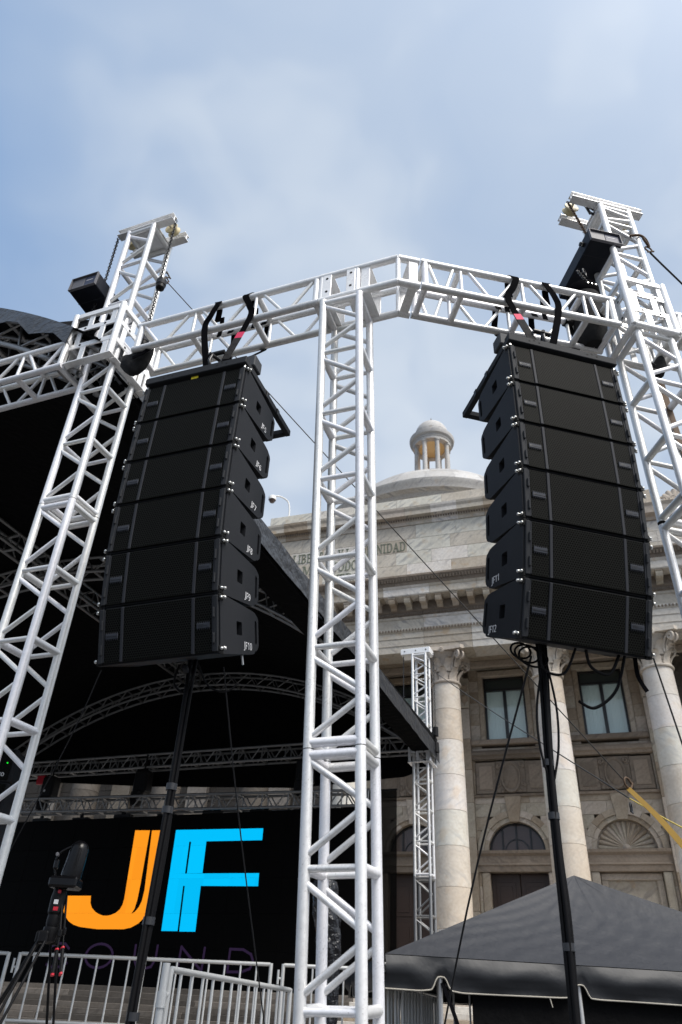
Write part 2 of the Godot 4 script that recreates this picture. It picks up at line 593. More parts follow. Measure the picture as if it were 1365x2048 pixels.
	mat("blue_lit_conduit", lin(0.05, 0.10, 0.19), 0.4)  # blue light falling on the eave pipe, put into its colour
	mat("red_lit_conduit", lin(0.20, 0.03, 0.05), 0.4)  # red light on the same pipe, held in its colour
	var glass := mat("window_glass", Color(0.85, 0.95, 0.95, 0.12), 0.05)
	glass.transparency = BaseMaterial3D.TRANSPARENCY_ALPHA
	var scrim := mat("scrim", lin(0.004, 0.004, 0.004), 0.9, 0.0, 0.1)
	scrim.albedo_color.a = 0.72
	scrim.transparency = BaseMaterial3D.TRANSPARENCY_ALPHA
	var led := mat("led_black", lin(0.0026, 0.0024, 0.0024), 0.6, 0.0, 0.15)
	led.uv1_triplanar = false
	for d in [["led_orange", Color(1.0, 0.60, 0.12), 0.70], ["led_cyan", Color(0.0, 0.76, 1.0), 0.67], ["led_purple", Color(0.17, 0.12, 0.22), 0.6], ["lamp_glow", Color(1.0, 0.78, 0.35), 0.9], ["led_green", Color(0.1, 0.9, 0.2), 0.8]]:
		var m := mat(d[0], Color(0.01, 0.01, 0.01), 0.6, 0.0, 0.2)
		m.emission_enabled = true
		m.emission = d[1]
		m.emission_energy_multiplier = d[2]
		for v in [1, 2]:
			var m2: StandardMaterial3D = m.duplicate()
			m2.resource_name = "%s_%d" % [d[0], v]
			m2.emission_energy_multiplier = d[2] * [1.0, 0.955, 1.03][v]
			M[m2.resource_name] = m2

func sky_texture() -> Texture2D:
	var W := 1024
	var H := 512
	var n1 := FastNoiseLite.new()
	n1.seed = 5; n1.frequency = 1.3; n1.fractal_octaves = 5
	var n2 := FastNoiseLite.new()
	n2.seed = 19; n2.frequency = 3.2; n2.fractal_octaves = 4
	var im := Image.create(W, H, false, Image.FORMAT_RGBF)
	for y in H:
		var el := PI * (0.5 - (y + 0.5) / H)
		for x in W:
			# Godot's panorama: the first column looks along -z
			var az := TAU * (x + 0.5) / W
			if az > PI:
				az -= TAU
			var d := Vector3(sin(az) * cos(el), sin(el), -cos(az) * cos(el))
			var c: Color
			if el < -0.02:
				c = Color(0.20, 0.185, 0.17)
			else:
				# a thin deck of cloud: looked up where the ray meets a flat layer
				var q := Vector3(d.x / (d.y + 0.25), 0.0, d.z / (d.y + 0.25))
				var w := Vector3(n2.get_noise_3d(q.x * 0.6, 7.0, q.z * 0.6), 0, n2.get_noise_3d(q.x * 0.6, 11.0, q.z * 0.6)) * 0.5
				var a := n1.get_noise_3d(q.x * 0.55 + w.x, 0.0, q.z * 0.9 + w.z)
				var b := n2.get_noise_3d(q.x * 1.0 + w.z, 3.0, q.z * 1.7)
				# a gap of bluer sky to the left, half way up
				var gap := exp(-pow((az + 1.0) / 0.55, 2.0) - pow((el - 0.78) / 0.36, 2.0))
				var cover := clampf(0.93 + a * 0.30 + b * 0.10 - gap * 0.95, 0.0, 1.0)
				var blue := Color(0.165, 0.265, 0.44)
				var cloud := Color(0.352, 0.418, 0.517)
				var bright := Color(0.475, 0.525, 0.59)
				c = blue.lerp(cloud, cover).lerp(bright, clampf((a + b * 0.4) * 0.8 + 0.16 + d.x * 0.45, 0.0, 0.8) * smoothstep(0.3, 0.9, cover))
				# the sun's glow through the thin cloud, behind the camera
				var g := maxf(0.0, d.dot(SUN_DIR))
				c = c + Color(1.0, 0.97, 0.93) * (1.3 * pow(g, 14.0) + 1.5 * pow(g, 7.0))
			im.set_pixel(x, y, c)
	return ImageTexture.create_from_image(im)

# ---------------------------------------------------------------- trusses
func truss(node: Node3D, length: float, stops: Array, m := "aluminium", w := 0.254, rc := 0.0254, rb := 0.0155, ends := [true, true], y0 := 0.0, flip := false) -> void:
	# box truss along the node's y: zigzag faces at z = +-w/2, ladder faces at x = +-w/2
	var h := w / 2
	var thin := "aluminium_thin" if m == "aluminium" else m
	var y1 := y0 + length
	for sx in [-1, 1]:
		for sz in [-1, 1]:
			tube(node, "chord", Vector3(sx * h, y0, sz * h), Vector3(sx * h, y1, sz * h), rc, alu(m))
	var lines: Array = stops.duplicate()
	var zs := [-1, 1]
	var s := -1.0 if flip else 1.0
	for e in 2:
		if ends[e]:
			var ye: float = y0 + 0.028 if e == 0 else y1 - 0.028
			for q in [-1, 1]:
				tube(node, "end_rung", Vector3(-h, ye, q * h), Vector3(h, ye, q * h), rc * 0.9, alu(m))
				tube(node, "end_rung", Vector3(q * h, ye, -h), Vector3(q * h, ye, h), rc * 0.9, alu(m))
	var all := [y0] + lines + [y1]
	for i in all.size():
		if i > 0 and i < all.size() - 1:
			for q in zs:
				brace(node, "rung", Vector3(-h, all[i], q * h), Vector3(h, all[i], q * h), rb, alu(thin))
				tube(node, "cross_rung", Vector3(q * h, all[i], -h), Vector3(q * h, all[i], h), rc * 0.92, alu(m))
		if i < all.size() - 1:
			var a: float = all[i] + 0.05
			var b: float = all[i + 1] - 0.05
			var mid := (a + b) / 2
			if b - a < 0.12:
				continue
			for q in zs:
				brace(node, "brace", Vector3(-h * s, a, q * h), Vector3(h * s, mid - 0.025, q * h), rb, alu(thin))
				brace(node, "brace", Vector3(h * s, mid + 0.025, q * h), Vector3(-h * s, b, q * h), rb, alu(thin))

func joint_rings(node: Node3D, y: float, w := 0.254, rc := 0.0254) -> void:
	for sx in [-1, 1]:
		for sz in [-1, 1]:
			tube(node, "joint_gap", Vector3(sx * w / 2, y - 0.002, sz * w / 2), Vector3(sx * w / 2, y + 0.002, sz * w / 2), rc * 1.012, M.hole)

func lean_frame(x: float, z: float, lx: float, lz: float, yaw: float) -> Transform3D:
	# upright frame at (x, 1, z) that leans lx, lz per metre; origin on the ground
	var up := Vector3(lx, 1, lz).normalized()
	var right := Vector3(cos(yaw), 0, -sin(yaw))
	right = (right - up * right.dot(up)).normalized()
	return Transform3D(Basis(right, up, right.cross(up)), Vector3(x - lx, 0, z - lz))

func along(start: Vector3, dir: Vector3) -> Transform3D:
	# y runs along dir, x is up, z is across
	var y := dir.normalized()
	var x := (Vector3.UP - y * y.y).normalized()
	return Transform3D(Basis(x, y, x.cross(y)), start)

func add_chain(st: SurfaceTool, a: Vector3, b: Vector3, link := 0.034, r := 0.0042) -> void:
	var B := aim(b - a)
	var n := int((b - a).length() / (link * 0.74))
	for i in n:
		var c := a.lerp(b, (i + 0.5) / n)
		var ax := B.x if i % 2 == 0 else B.z
		var pts := PackedVector3Array()
		for k in 11:
			var t := TAU * k / 10
			pts.append(c + B.y * cos(t) * link * 0.5 + ax * sin(t) * link * 0.33)
		add_pipe(st, pts, r, 5)

func chain(parent: Node, called: String, a: Vector3, b: Vector3, m := "chain_steel", link := 0.034) -> void:
	var st := begin()
	add_chain(st, a, b, link)
	part(parent, called, st.commit(), M[m])

func add_shackle(st: SurfaceTool, c: Vector3, B: Basis, s: float) -> void:
	var pts := PackedVector3Array()
	for k in 13:
		var t := PI * (k / 12.0)
		pts.append(c + B * Vector3(cos(t) * s * 0.55, sin(t) * s * 0.62 + s * 0.25, 0))
	pts.insert(0, c + B * Vector3(s * 0.4, -s * 0.45, 0))
	pts.append(c + B * Vector3(-s * 0.4, -s * 0.45, 0))
	add_pipe(st, pts, s * 0.13, 7)
	add_tube(st, c + B * Vector3(-s * 0.72, -s * 0.45, 0), c + B * Vector3(s * 0.66, -s * 0.45, 0), s * 0.14, s * 0.14, 8)

func shackle(parent: Node, called: String, c: Vector3, B: Basis, s: float, m := "rusty_iron") -> void:
	var st := begin()
	add_shackle(st, c, B, s)
	part(parent, called, st.commit(), M[m])

func head_block(o: Node3D, y: float, side: float) -> void:
	# two channels on top of a tower that carry the chain pulleys; side says which way they stick out further
	var x0 := -0.27 if side > 0 else -0.38
	var x1 := 0.32 if side > 0 else 0.27
	for z in [-0.105, 0.105]:
		for q in [-1, 1]:
			slab(o, "channel_flange", Vector3(x0, y - 0.004 + (0 if q < 0 else 0.062), z - 0.035), Vector3(x1, y + 0.004 + (0 if q < 0 else 0.062), z + 0.035), M.aluminium_plate, 0.001)
		slab(o, "channel_web", Vector3(x0, y + 0.0045, z - 0.004), Vector3(x1, y + 0.0575, z + 0.004), M.aluminium_plate, 0.001)
	slab(o, "top_plate", Vector3(-0.15, y - 0.02, -0.15), Vector3(0.15, y - 0.006, 0.15), M.aluminium_plate, 0.003)
	for x in ([-0.33, 0.16] if side < 0 else [-0.2, 0.235]):
		tube(o, "axle", Vector3(x, y + 0.03, -0.12), Vector3(x, y + 0.03, 0.12), 0.011, M.steel_pin)
		part(o, "pulley", lathe([Vector2(0.012, -0.03), Vector2(0.062, -0.03), Vector2(0.064, -0.022), Vector2(0.047, -0.006), Vector2(0.047, 0.006), Vector2(0.064, 0.022), Vector2(0.062, 0.03), Vector2(0.012, 0.03)], 24), M.pulley_nylon, Transform3D(Basis(Vector3.RIGHT, Vector3(0, 0, 1), Vector3.DOWN), Vector3(x, y + 0.03, 0)))

func sleeve_side(o: Node3D, B: Basis, h: float, y0: float, y1: float, bars: int, uprights: bool) -> void:
	# one lattice face of a sleeve block: flat bars across, short flat uprights between, staggered
	var n := bars + 1
	for i in bars:
		var y: float = lerpf(y0, y1, (i + 1.0) / n)
		part(o, "flat_bar", box(Vector3(h * 2 - 0.03, 0.05, 0.012), 0.002), M.aluminium_plate, Transform3D(B, B * Vector3(0, y, h)))
		for q in [-1, 1]:
			part(o, "bolt_hole", lathe([Vector2(0, -0.001), Vector2(0.011, -0.001), Vector2(0.011, 0.001), Vector2(0, 0.001)], 12), M.hole, Transform3D(B * Basis(Vector3.RIGHT, PI / 2), B * Vector3(q * h * 0.42, y, h + 0.0065)))
	if uprights:
		for i in n:
			var a: float = lerpf(y0, y1, float(i) / n) + 0.024
			var b: float = lerpf(y0, y1, (i + 1.0) / n) - 0.024
			var shift := 0.05 if i % 2 == 0 else -0.03
			for q in [-1, 1]:
				part(o, "flat_upright", box(Vector3(0.05, b - a, 0.011), 0.002), M.aluminium_plate, Transform3D(B, B * Vector3(q * h * 0.48 + shift, (a + b) / 2, h - 0.001)))

func sleeve(o: Node3D, y0: float, y1: float, h: float, bars := 2, plate := true) -> void:
	for sx in [-1, 1]:
		for sz in [-1, 1]:
			tube(o, "sleeve_chord", Vector3(sx * h, y0, sz * h), Vector3(sx * h, y1, sz * h), 0.0265, M.aluminium)
	for k in 4:
		sleeve_side(o, Basis(Vector3.UP, PI / 2 * k), h, y0, y1, bars, true)
	for k in 4:
		var B := Basis(Vector3.UP, PI / 2 * k)
		part(o, "rim_bar", box(Vector3(h * 2 - 0.052, 0.052, 0.03), 0.004), M.aluminium_plate, Transform3D(B, B * Vector3(0, y1 - 0.026, h)))
		if plate:
			part(o, "bottom_plate", box(Vector3(h * 2 + (0.06 if k % 2 == 0 else -0.072), 0.014, 0.062), 0.003), M.aluminium_plate, Transform3D(B, B * Vector3(0, y0 - 0.008, h)))

# ---------------------------------------------------------------- speakers
var speaker0: Node3D

func side_profile() -> PackedVector2Array:
	# (depth behind the front, height): deep trapezoid with a notched rear corner
	return PackedVector2Array([Vector2(0.0, -0.153), Vector2(0.012, -0.1535), Vector2(0.372, -0.120), Vector2(0.398, -0.112), Vector2(0.404, -0.100), Vector2(0.424, -0.097), Vector2(0.442, -0.080), Vector2(0.450, -0.060), Vector2(0.450, 0.075), Vector2(0.440, 0.092), Vector2(0.405, 0.112), Vector2(0.372, 0.118), Vector2(0.012, 0.1535), Vector2(0.0, 0.153)])

func cheek_mesh(out: float) -> ArrayMesh:
	# side panel with two handle openings, built in (depth, height) and pushed out by `out` (signed)
	var outer := side_profile()
	var holes := [PackedVector2Array([Vector2(0.185, -0.036), Vector2(0.240, -0.036), Vector2(0.245, -0.030), Vector2(0.245, 0.030), Vector2(0.240, 0.036), Vector2(0.185, 0.036), Vector2(0.180, 0.030), Vector2(0.180, -0.030)]), PackedVector2Array([Vector2(0.404, -0.060), Vector2(0.418, -0.066), Vector2(0.426, -0.060), Vector2(0.430, -0.05), Vector2(0.430, 0.058), Vector2(0.424, 0.066), Vector2(0.408, 0.070), Vector2(0.404, 0.062)])]
	var st := begin()
	var pieces: Array = [outer]
	for hole in holes:
		var x0 := 9.0
		var x1 := -9.0
		for p in hole:
			x0 = minf(x0, p.x); x1 = maxf(x1, p.x)
		var next := []
		for pc in pieces:
			for band in [[-1.0, x0], [x0, x1], [x1, 2.0]]:
				var strip := PackedVector2Array([Vector2(band[0], -1), Vector2(band[1], -1), Vector2(band[1], 1), Vector2(band[0], 1)])
				for cut in Geometry2D.intersect_polygons(pc, strip):
					if band[0] == x0:
						# above and below the hole: cut at its middle, then take the hole away
						var cy: float = (hole[0].y + hole[4].y) / 2
						for half in [[-1.0, cy], [cy, 1.0]]:
							var hs := PackedVector2Array([Vector2(-1, half[0]), Vector2(2, half[0]), Vector2(2, half[1]), Vector2(-1, half[1])])
							for c2 in Geometry2D.intersect_polygons(cut, hs):
								next.append_array(Geometry2D.clip_polygons(c2, hole))
					else:
						next.append(cut)
		pieces = next
	for pc in pieces:
		var ids := Geometry2D.triangulate_polygon(pc)
		for i in range(0, ids.size(), 3):
			var v := []
			for k in 3:
				v.append(Vector3(out, pc[ids[i + k]].y, -pc[ids[i + k]].x))
			tri(st, v[0], v[1], v[2], Vector3(signf(out), 0, 0))
	var inn := out - signf(out) * 0.032
	for poly in [outer] + holes:
		var ccw := not Geometry2D.is_polygon_clockwise(poly)
		for i in poly.size():
			var a: Vector2 = poly[i]
			var b: Vector2 = poly[(i + 1) % poly.size()]
			var d := (b - a).normalized()
			var n2 := Vector2(d.y, -d.x) * (1.0 if ccw == (poly == outer) else -1.0)
			quad(st, Vector3(inn, a.y, -a.x), Vector3(inn, b.y, -b.x), Vector3(out, b.y, -b.x), Vector3(out, a.y, -a.x), Vector3(0, n2.y, -n2.x))
	return st.commit()

func make_speaker() -> Node3D:
	# origin at the middle of the front face; front looks along +z
	var o := thing("line_array_speaker", "", "speaker")
	var core := PackedVector2Array()
	for p in side_profile():
		core.append(Vector2(-p.x * 0.985 - 0.004, p.y * 0.985))
	# core runs across x: polygon in (z, y)
	part(o, "cabinet", extrude(core, -0.327, 0.327), M.speaker_paint, Transform3D(Basis(Vector3(0, 0, 1), Vector3.UP, Vector3(-1, 0, 0)), Vector3.ZERO))
	for s in [-1, 1]:
		var ch := part(o, "side_panel", cheek_mesh(s * 0.36), M.speaker_paint)
		part(ch, "handle_recess", box(Vector3(0.002, 0.08, 0.075), 0.0), M.hole, at(s * 0.3285, 0, -0.2125))
		part(ch, "handle_slot", box(Vector3(0.002, 0.15, 0.036), 0.0), M.hole, at(s * 0.3285, 0, -0.416))
		# hinge hardware down the front edge
		var hb := part(o, "hinge_bar", box(Vector3(0.026, 0.286, 0.016), 0.003), M.frame_paint, at(s * 0.338, 0, 0.006))
		for y in [-0.075, 0.055]:
			part(hb, "hinge_knuckle", box(Vector3(0.012, 0.052, 0.012), 0.003), M.frame_paint, at(s * -0.008, y, 0.012))
		for y in [-0.134, 0.134]:
			slab(o, "pin_pocket", Vector3(s * 0.345, y - 0.02, -0.035), Vector3(s * 0.362, y + 0.02, 0.008), M.hole, 0.004)
		for y in [-0.128, 0.131]:
			var st := begin()
			add_tube(st, Vector3(s * 0.352, y, -0.012), Vector3(s * 0.378, y, -0.012), 0.005, 0.005, 8)
			var prof := [Vector2(0.0005, -0.0085), Vector2(0.006, -0.006), Vector2(0.0085, 0), Vector2(0.006, 0.006), Vector2(0.0005, 0.0085)]
			add_lathe(st, prof, 10, 2.0, Vector3(s * 0.38, y, -0.012))
			add_lathe(st, prof, 10, 2.0, Vector3(s * 0.368, y, 0.003))
			add_lathe(st, prof, 8, 2.0, Vector3(s * 0.368, y + 0.006, -0.022))
			part(o, "locking_pin", st.commit(), M.steel_pin)
		slab(o, "grille_edge", Vector3(s * 0.3175, -0.138, 0.0), Vector3(s * 0.324, 0.138, 0.011), M.strip_grey, 0.001)
	# grille: middle panel bowed forward, two side panels
	slab(o, "grille", Vector3(-0.201, -0.143, 0.0), Vector3(0.201, 0.143, 0.012), M.grille, 0.003)
	for s in [-1, 1]:
		slab(o, "grille", Vector3(s * 0.2195, -0.143, 0.0), Vector3(s * 0.317, 0.143, 0.009), M.grille, 0.003)
		slab(o, "grille_strip", Vector3(s * 0.2015, -0.143, 0.0), Vector3(s * 0.219, 0.143, 0.0135), M.strip_grey, 0.002)
	for s in [-1, 1]:
		var bd := part(o, "badge", box(Vector3(0.074, 0.026, 0.006), 0.002), M.badge_grey, at(s * 0.270, -0.006, 0.0125))
		for k in 7:
			for q in [-1, 1]:
				part(bd, "badge_tooth", box(Vector3(0.005, 0.008, 0.004), 0.001), M.strip_grey, at(-0.033 + k * 0.011, q * 0.0165, -0.001))
		if s > 0:
			part(bd, "badge_lettering", text_mesh("VIO", 0.019, 0.001, "Droid Sans", true), M.badge_print, at(-0.014, 0.0, 0.0036))
			part(bd, "badge_lettering", text_mesh("L210", 0.008, 0.001), M.badge_print, at(0.017, -0.002, 0.0036))
		else:
			part(bd, "badge_lettering", box(Vector3(0.009, 0.007, 0.001), 0.0), M.badge_print, at(-0.027, 0.0, 0.0036))
			part(bd, "badge_lettering", text_mesh("dBTechnologies", 0.0085, 0.001), M.badge_print, at(0.006, -0.001, 0.0036))
	return o

func array(c: Vector3, yaw: float, tilts: Array, labels: Array, marks: Array, side: int, group: String) -> Dictionary:
	# c: middle of the top front edge. Returns where the bottom is.
	var n0 := Vector3(sin(yaw), 0, cos(yaw))
	var right := Vector3(cos(yaw), 0, -sin(yaw))
	var p := c
	var last: Transform3D
	for i in tilts.size():
		var t: float = deg_to_rad(tilts[i])
		var down := -Vector3.UP * cos(t) - n0 * sin(t)
		var front := right.cross(-down)
		var xf := Transform3D(Basis(right, -down, front), p + down * 0.154)
		p += down * 0.308
		last = xf
		var o: Node3D
		if speaker0 == null:
			speaker0 = make_speaker()
			o = speaker0
			o.transform = xf
			o.set_meta("label", labels[i])
			o.set_meta("group", group)
		else:
			o = dup(speaker0, "line_array_speaker", labels[i], xf, group)
			for ch in o.get_children():
				if String(ch.name).begins_with("stencil"):
					ch.free()
		if marks[i] != "":
			var B := Basis(Vector3.UP, PI / 2 * side)
			part(o, "stencil_lettering", text_mesh(marks[i], 0.052, 0.0012), M.label_white, Transform3D(B, Vector3(side * 0.3608, -0.082, -0.315)))
	return {"bottom": p, "last": last, "right": right, "front": n0}

func fly_frame(called: String, label: String, c: Vector3, yaw: float, group: String, yellow: bool) -> Node3D:
	var n0 := Vector3(sin(yaw), 0, cos(yaw))
	var o := thing(called, label, "rigging frame", Transform3D(Basis(Vector3(cos(yaw), 0, -sin(yaw)), Vector3.UP, n0), c), group)
	slab(o, "front_bar", Vector3(-0.36, 0.012, -0.03), Vector3(0.36, 0.068, 0.028), M.frame_paint, 0.004)
	for s in [-1, 1]:
		slab(o, "side_bar", Vector3(s * 0.322, 0.010, -0.70), Vector3(s * 0.358, 0.058, -0.031), M.frame_paint, 0.004)
		slab(o, "hanger_lug", Vector3(s * 0.338, -0.03, -0.035), Vector3(s * 0.350, 0.008, 0.01), M.steel_pin, 0.002)
		for z in [-0.30, -0.47]:
			slab(o, "clamp_tab", Vector3(s * 0.3585, 0.0, z - 0.018), Vector3(s * 0.366, 0.05, z + 0.018), M.black_plastic, 0.003)
		for k in 3:
			part(o, "bolt_hole", box(Vector3(0.009, 0.009, 0.001), 0.0), M.hole, at(s * 0.16 + k * 0.032 * s, 0.04 + (k % 2) * 0.012, 0.0288))
	slab(o, "rear_bar", Vector3(-0.321, 0.012, -0.70), Vector3(0.321, 0.056, -0.66), M.frame_paint, 0.004)
	slab(o, "spreader_beam", Vector3(-0.045, 0.069, -0.66), Vector3(0.045, 0.13, -0.165), M.frame_paint, 0.004)
	var cs := 0.155 if yellow else -0.155
	slab(o, "cross_spreader", Vector3(cs - 0.215, 0.0705, -0.16), Vector3(cs + 0.215, 0.165, -0.06), M.spreader_paint, 0.006)
	if yellow:
		slab(o, "warning_sticker", Vector3(-0.03, -0.012, 0.0), Vector3(0.018, 0.010, 0.006), M.label_yellow, 0.0)
	return o

# ---------------------------------------------------------------- the rig
func build_rig() -> void:
	rng.seed = 2
	# middle tower
	var mid := thing("truss_tower", "bright aluminium box truss tower standing in the middle between the two speaker arrays", "truss tower", lean_frame(0.107, -3.603, -0.035, 0.046, -0.337))
	truss(mid, 2.0, [0.55, 1.053, 1.563], "aluminium", 0.254, 0.0254, 0.0155, [true, true], 0.07)
	joint_rings(mid, 2.07)
	truss(mid, 3.01, [2.572, 3.075, 3.598, 4.086, 4.592], "aluminium", 0.254, 0.0254, 0.0155, [true, true], 2.07)
	slab(mid, "base_plate", Vector3(-0.3, 0.0, -0.3), Vector3(0.3, 0.012, 0.3), M.aluminium_plate)
	for s in [-1, 1]:
		for q in [-1, 1]:
			tube(mid, "base_foot", Vector3(s * 0.127, 0.012, q * 0.127), Vector3(s * 0.127, 0.07, q * 0.127), 0.03, M.aluminium)

	var dl := Vector3(0.9329, 0.004, 0.3600)
	var pl := Vector3(-0.8, 5.104, -3.738)
	var dr := Vector3(0.9855, 0.003, -0.1692)
	var pr := Vector3(1.2, 5.118, -3.462)
	# where the two lines of the beam meet
	var den := dl.x * dr.z - dl.z * dr.x
	var tl := ((pr.x - pl.x) * dr.z - (pr.z - pl.z) * dr.x) / den
	var apex := pl + dl * tl
	var up := Vector3(0, 0.127, 0)
	var lb := thing("truss_beam", "left horizontal truss beam carrying the left speaker array, from tower to tower", "truss beam", along(pl + dl * -0.84 + up, dl), "truss beams over the arrays")
	truss(lb, 1.50, [0.5, 1.0], "aluminium", 0.254, 0.0254, 0.0125, [true, true], 0.0, true)
	# cube between the beam and the bend, on top of the middle tower
	var cube := thing("corner_cube", "square truss corner cube on top of the middle tower", "truss corner", along(pl + dl * 0.662 + up, dl))
	var w := 0.127
	var cl := 0.286
	for sx in [-1, 1]:
		for sz in [-1, 1]:
			tube(cube, "chord", Vector3(sx * w, 0, sz * w), Vector3(sx * w, cl, sz * w), 0.0262, M.aluminium)
	for y in [0.055, cl - 0.055]:
		for s in [-1, 1]:
			slab(cube, "bolt_plate", Vector3(-0.118, y - 0.032, s * (w + 0.012)), Vector3(0.118, y + 0.032, s * (w + 0.022)), M.aluminium_plate, 0.002)
			slab(cube, "bolt_plate", Vector3(s * (w + 0.012), y - 0.032, -0.118), Vector3(s * (w + 0.022), y + 0.032, 0.118), M.aluminium_plate, 0.002)
			for x in [-0.062, 0.075]:
				part(cube, "bolt_hole", lathe([Vector2(0, -0.001), Vector2(0.010, -0.001), Vector2(0.010, 0.001), Vector2(0, 0.001)], 12), M.hole, Transform3D(Basis(Vector3.RIGHT, PI / 2), Vector3(x, y, s * (w + 0.0225))))
	for y in [0.012, cl - 0.012]:
		for s in [-1, 1]:
			tube(cube, "end_rung", Vector3(-w, y, s * w), Vector3(w, y, s * w), 0.0225, M.aluminium)
			tube(cube, "end_rung", Vector3(s * w, y, -w), Vector3(s * w, y, w), 0.0225, M.aluminium)
	# thirty degree bend
	var bend := thing("truss_bend", "angled truss corner piece joining the two beams right of the middle tower", "truss corner", Transform3D(Basis(), apex + up))
	var qa := -dl * (tl - 0.951)
	var qb := dr * ((pr - apex).dot(dr) - 0.787)
	var bis := (dl - dr).normalized()
	for sy in [-1, 1]:
		for sz in [-1, 1]:
			var fa: Vector3 = dl.cross(Vector3.UP).normalized() * -sz * w
			var fb: Vector3 = dr.cross(Vector3.UP).normalized() * -sz * w
			fa.y = 0; fb.y = 0
			# the bend's own corner on this chord lies on the bisector
			var m2: Vector3 = (fa + fb).normalized() * (w / cos(deg_to_rad(15.4)))
			var v := Vector3(0, sy * w, 0)
			tube(bend, "chord", qa + fa + v, m2 + v, 0.0258, M.aluminium)
			tube(bend, "chord", m2 + v, qb + fb + v, 0.0258, M.aluminium)
			if sy > 0:
				tube(bend, "corner_post", m2 - v, m2 + v, 0.017, M.aluminium_thin)
			for e in [[qa, fa, dl, 0.045], [qb, fb, -dr, 0.045]]:
				if sy > 0:
					var bs := aim(Vector3.UP)
					var zax: Vector3 = (e[1] as Vector3).normalized()
					var B := Basis(Vector3.UP.cross(zax), Vector3.UP, zax)
					part(bend, "bolt_plate", box(Vector3(0.062, 0.225, 0.01), 0.002), M.aluminium_plate, Transform3D(B, e[0] + e[1] * 1.04 + e[2] * e[3]))
	for sy in [-1, 1]:
		for e in [[qa, dl], [qb, -dr]]:
			var ac: Vector3 = (e[1] as Vector3).cross(Vector3.UP).normalized()
			part(bend, "bolt_plate", box(Vector3(0.062, 0.01, 0.225), 0.002), M.aluminium_plate, Transform3D(Basis(e[1].normalized(), Vector3.UP, (e[1] as Vector3).normalized().cross(Vector3.UP)), e[0] + e[1] * 0.045 + Vector3(0, sy * w * 1.05, 0)))
	var rb := thing("truss_beam", "right horizontal truss beam carrying the right speaker array, from the bend to the right tower", "truss beam", along(pr + dr * -0.775 + up, dr), "truss beams over the arrays")
	truss(rb, 1.44, [0.285, 0.735, 1.2], "aluminium", 0.254, 0.0254, 0.0125, [true, true], 0.0, true)

	# left tower, corner of the stage
	var L0 := lean_frame(-1.904, -4.386, 0.002, 0.027, -0.393)
	var lt := thing("truss_tower", "leaning-looking left truss tower with sleeve block and chain hoist at the stage corner", "truss tower", lean_frame(-1.904, -4.386, 0.002, 0.027, -0.393))
	truss(lt, 0.8, [0.45], "aluminium", 0.254, 0.0254, 0.0155, [true, true], 0.07)
	truss(lt, 3.0, [1.36, 1.86, 2.355, 2.855, 3.35], "aluminium", 0.254, 0.0254, 0.0155, [true, true], 0.87)
	joint_rings(lt, 3.872)
	truss(lt, 2.99, [4.40, 4.90, 5.40, 5.88, 6.38], "aluminium", 0.254, 0.0254, 0.0155, [true, true], 3.874)
	slab(lt, "base_plate", Vector3(-0.3, 0.0, -0.3), Vector3(0.3, 0.012, 0.3), M.aluminium_plate)
	head_block(lt, 6.885, 1)
	var ls := thing("sleeve_block", "square aluminium lattice sleeve block around the left tower", "sleeve block", L0 * at(-0.065, 0, 0.0), "sleeve blocks")
	sleeve(ls, 5.145, 5.71, 0.228, 2)
	# right tower
	var rt := thing("truss_tower", "right truss tower at the picture edge with the dark hoist hung on it", "truss tower", lean_frame(1.985, -3.295, 0.032, -0.083, 0.186))
	truss(rt, 3.48, [0.55, 1.05, 1.55, 2.05, 2.55, 3.05], "aluminium", 0.254, 0.0254, 0.0155, [true, true], 0.07)
	joint_rings(rt, 3.57)
	truss(rt, 3.3, [4.08, 4.60, 5.10, 5.62, 6.12, 6.6], "aluminium", 0.254, 0.0254, 0.0155, [true, false], 3.572)
	slab(rt, "base_plate", Vector3(-0.3, 0.0, -0.3), Vector3(0.3, 0.012, 0.3), M.aluminium_plate)
	for q in [-1, 1]:
		tube(rt, "top_rung", Vector3(-0.127, 6.84, q * 0.127), Vector3(0.127, 6.84, q * 0.127), 0.02, M.aluminium)
		tube(rt, "top_rung", Vector3(q * 0.127, 6.84, -0.127), Vector3(q * 0.127, 6.84, 0.127), 0.02, M.aluminium)
	head_block(rt, 6.9, -1)
	var rs := thing("sleeve_block", "white aluminium sleeve block around the right tower, bolted to the right beam", "sleeve block", lean_frame(1.985, -3.295, 0.032, -0.083, 0.186), "sleeve blocks")
	sleeve(rs, 5.13, 5.72, 0.165, 2, false)
	for k in 4:
		var B := Basis(Vector3.UP, PI / 2 * k)
		tube(rs, "bottom_rail", B * Vector3(-0.165, 5.135, 0.165), B * Vector3(0.165, 5.135, 0.165), 0.025, M.aluminium)
	# beam running off to the right from that block
	var rx := lean_frame(1.985, -3.295, 0.032, -0.083, 0.186)
	var ob := thing("truss_beam", "short truss beam running out of the picture from the right tower", "truss beam", along(rx * Vector3(0.2, 5.27, 0.02), rx.basis.x), "truss beams over the arrays")
	truss(ob, 1.5, [0.5, 1.0], "aluminium", 0.254, 0.0254, 0.0125, [true, true], 0.0, true)

	# hoists
	var hp := [["chain_hoist", "dark boxy chain hoist left of the left tower, end plate showing", Vector3(-2.29, 6.10, -4.12), Vector3(0.375, -0.03, -0.927), 1.0], ["chain_hoist", "dark boxy chain hoist hung in front of the right tower, end plate showing", Vector3(1.985, 6.255, -3.53), Vector3(-0.17, -0.05, -0.985), 1.1]]
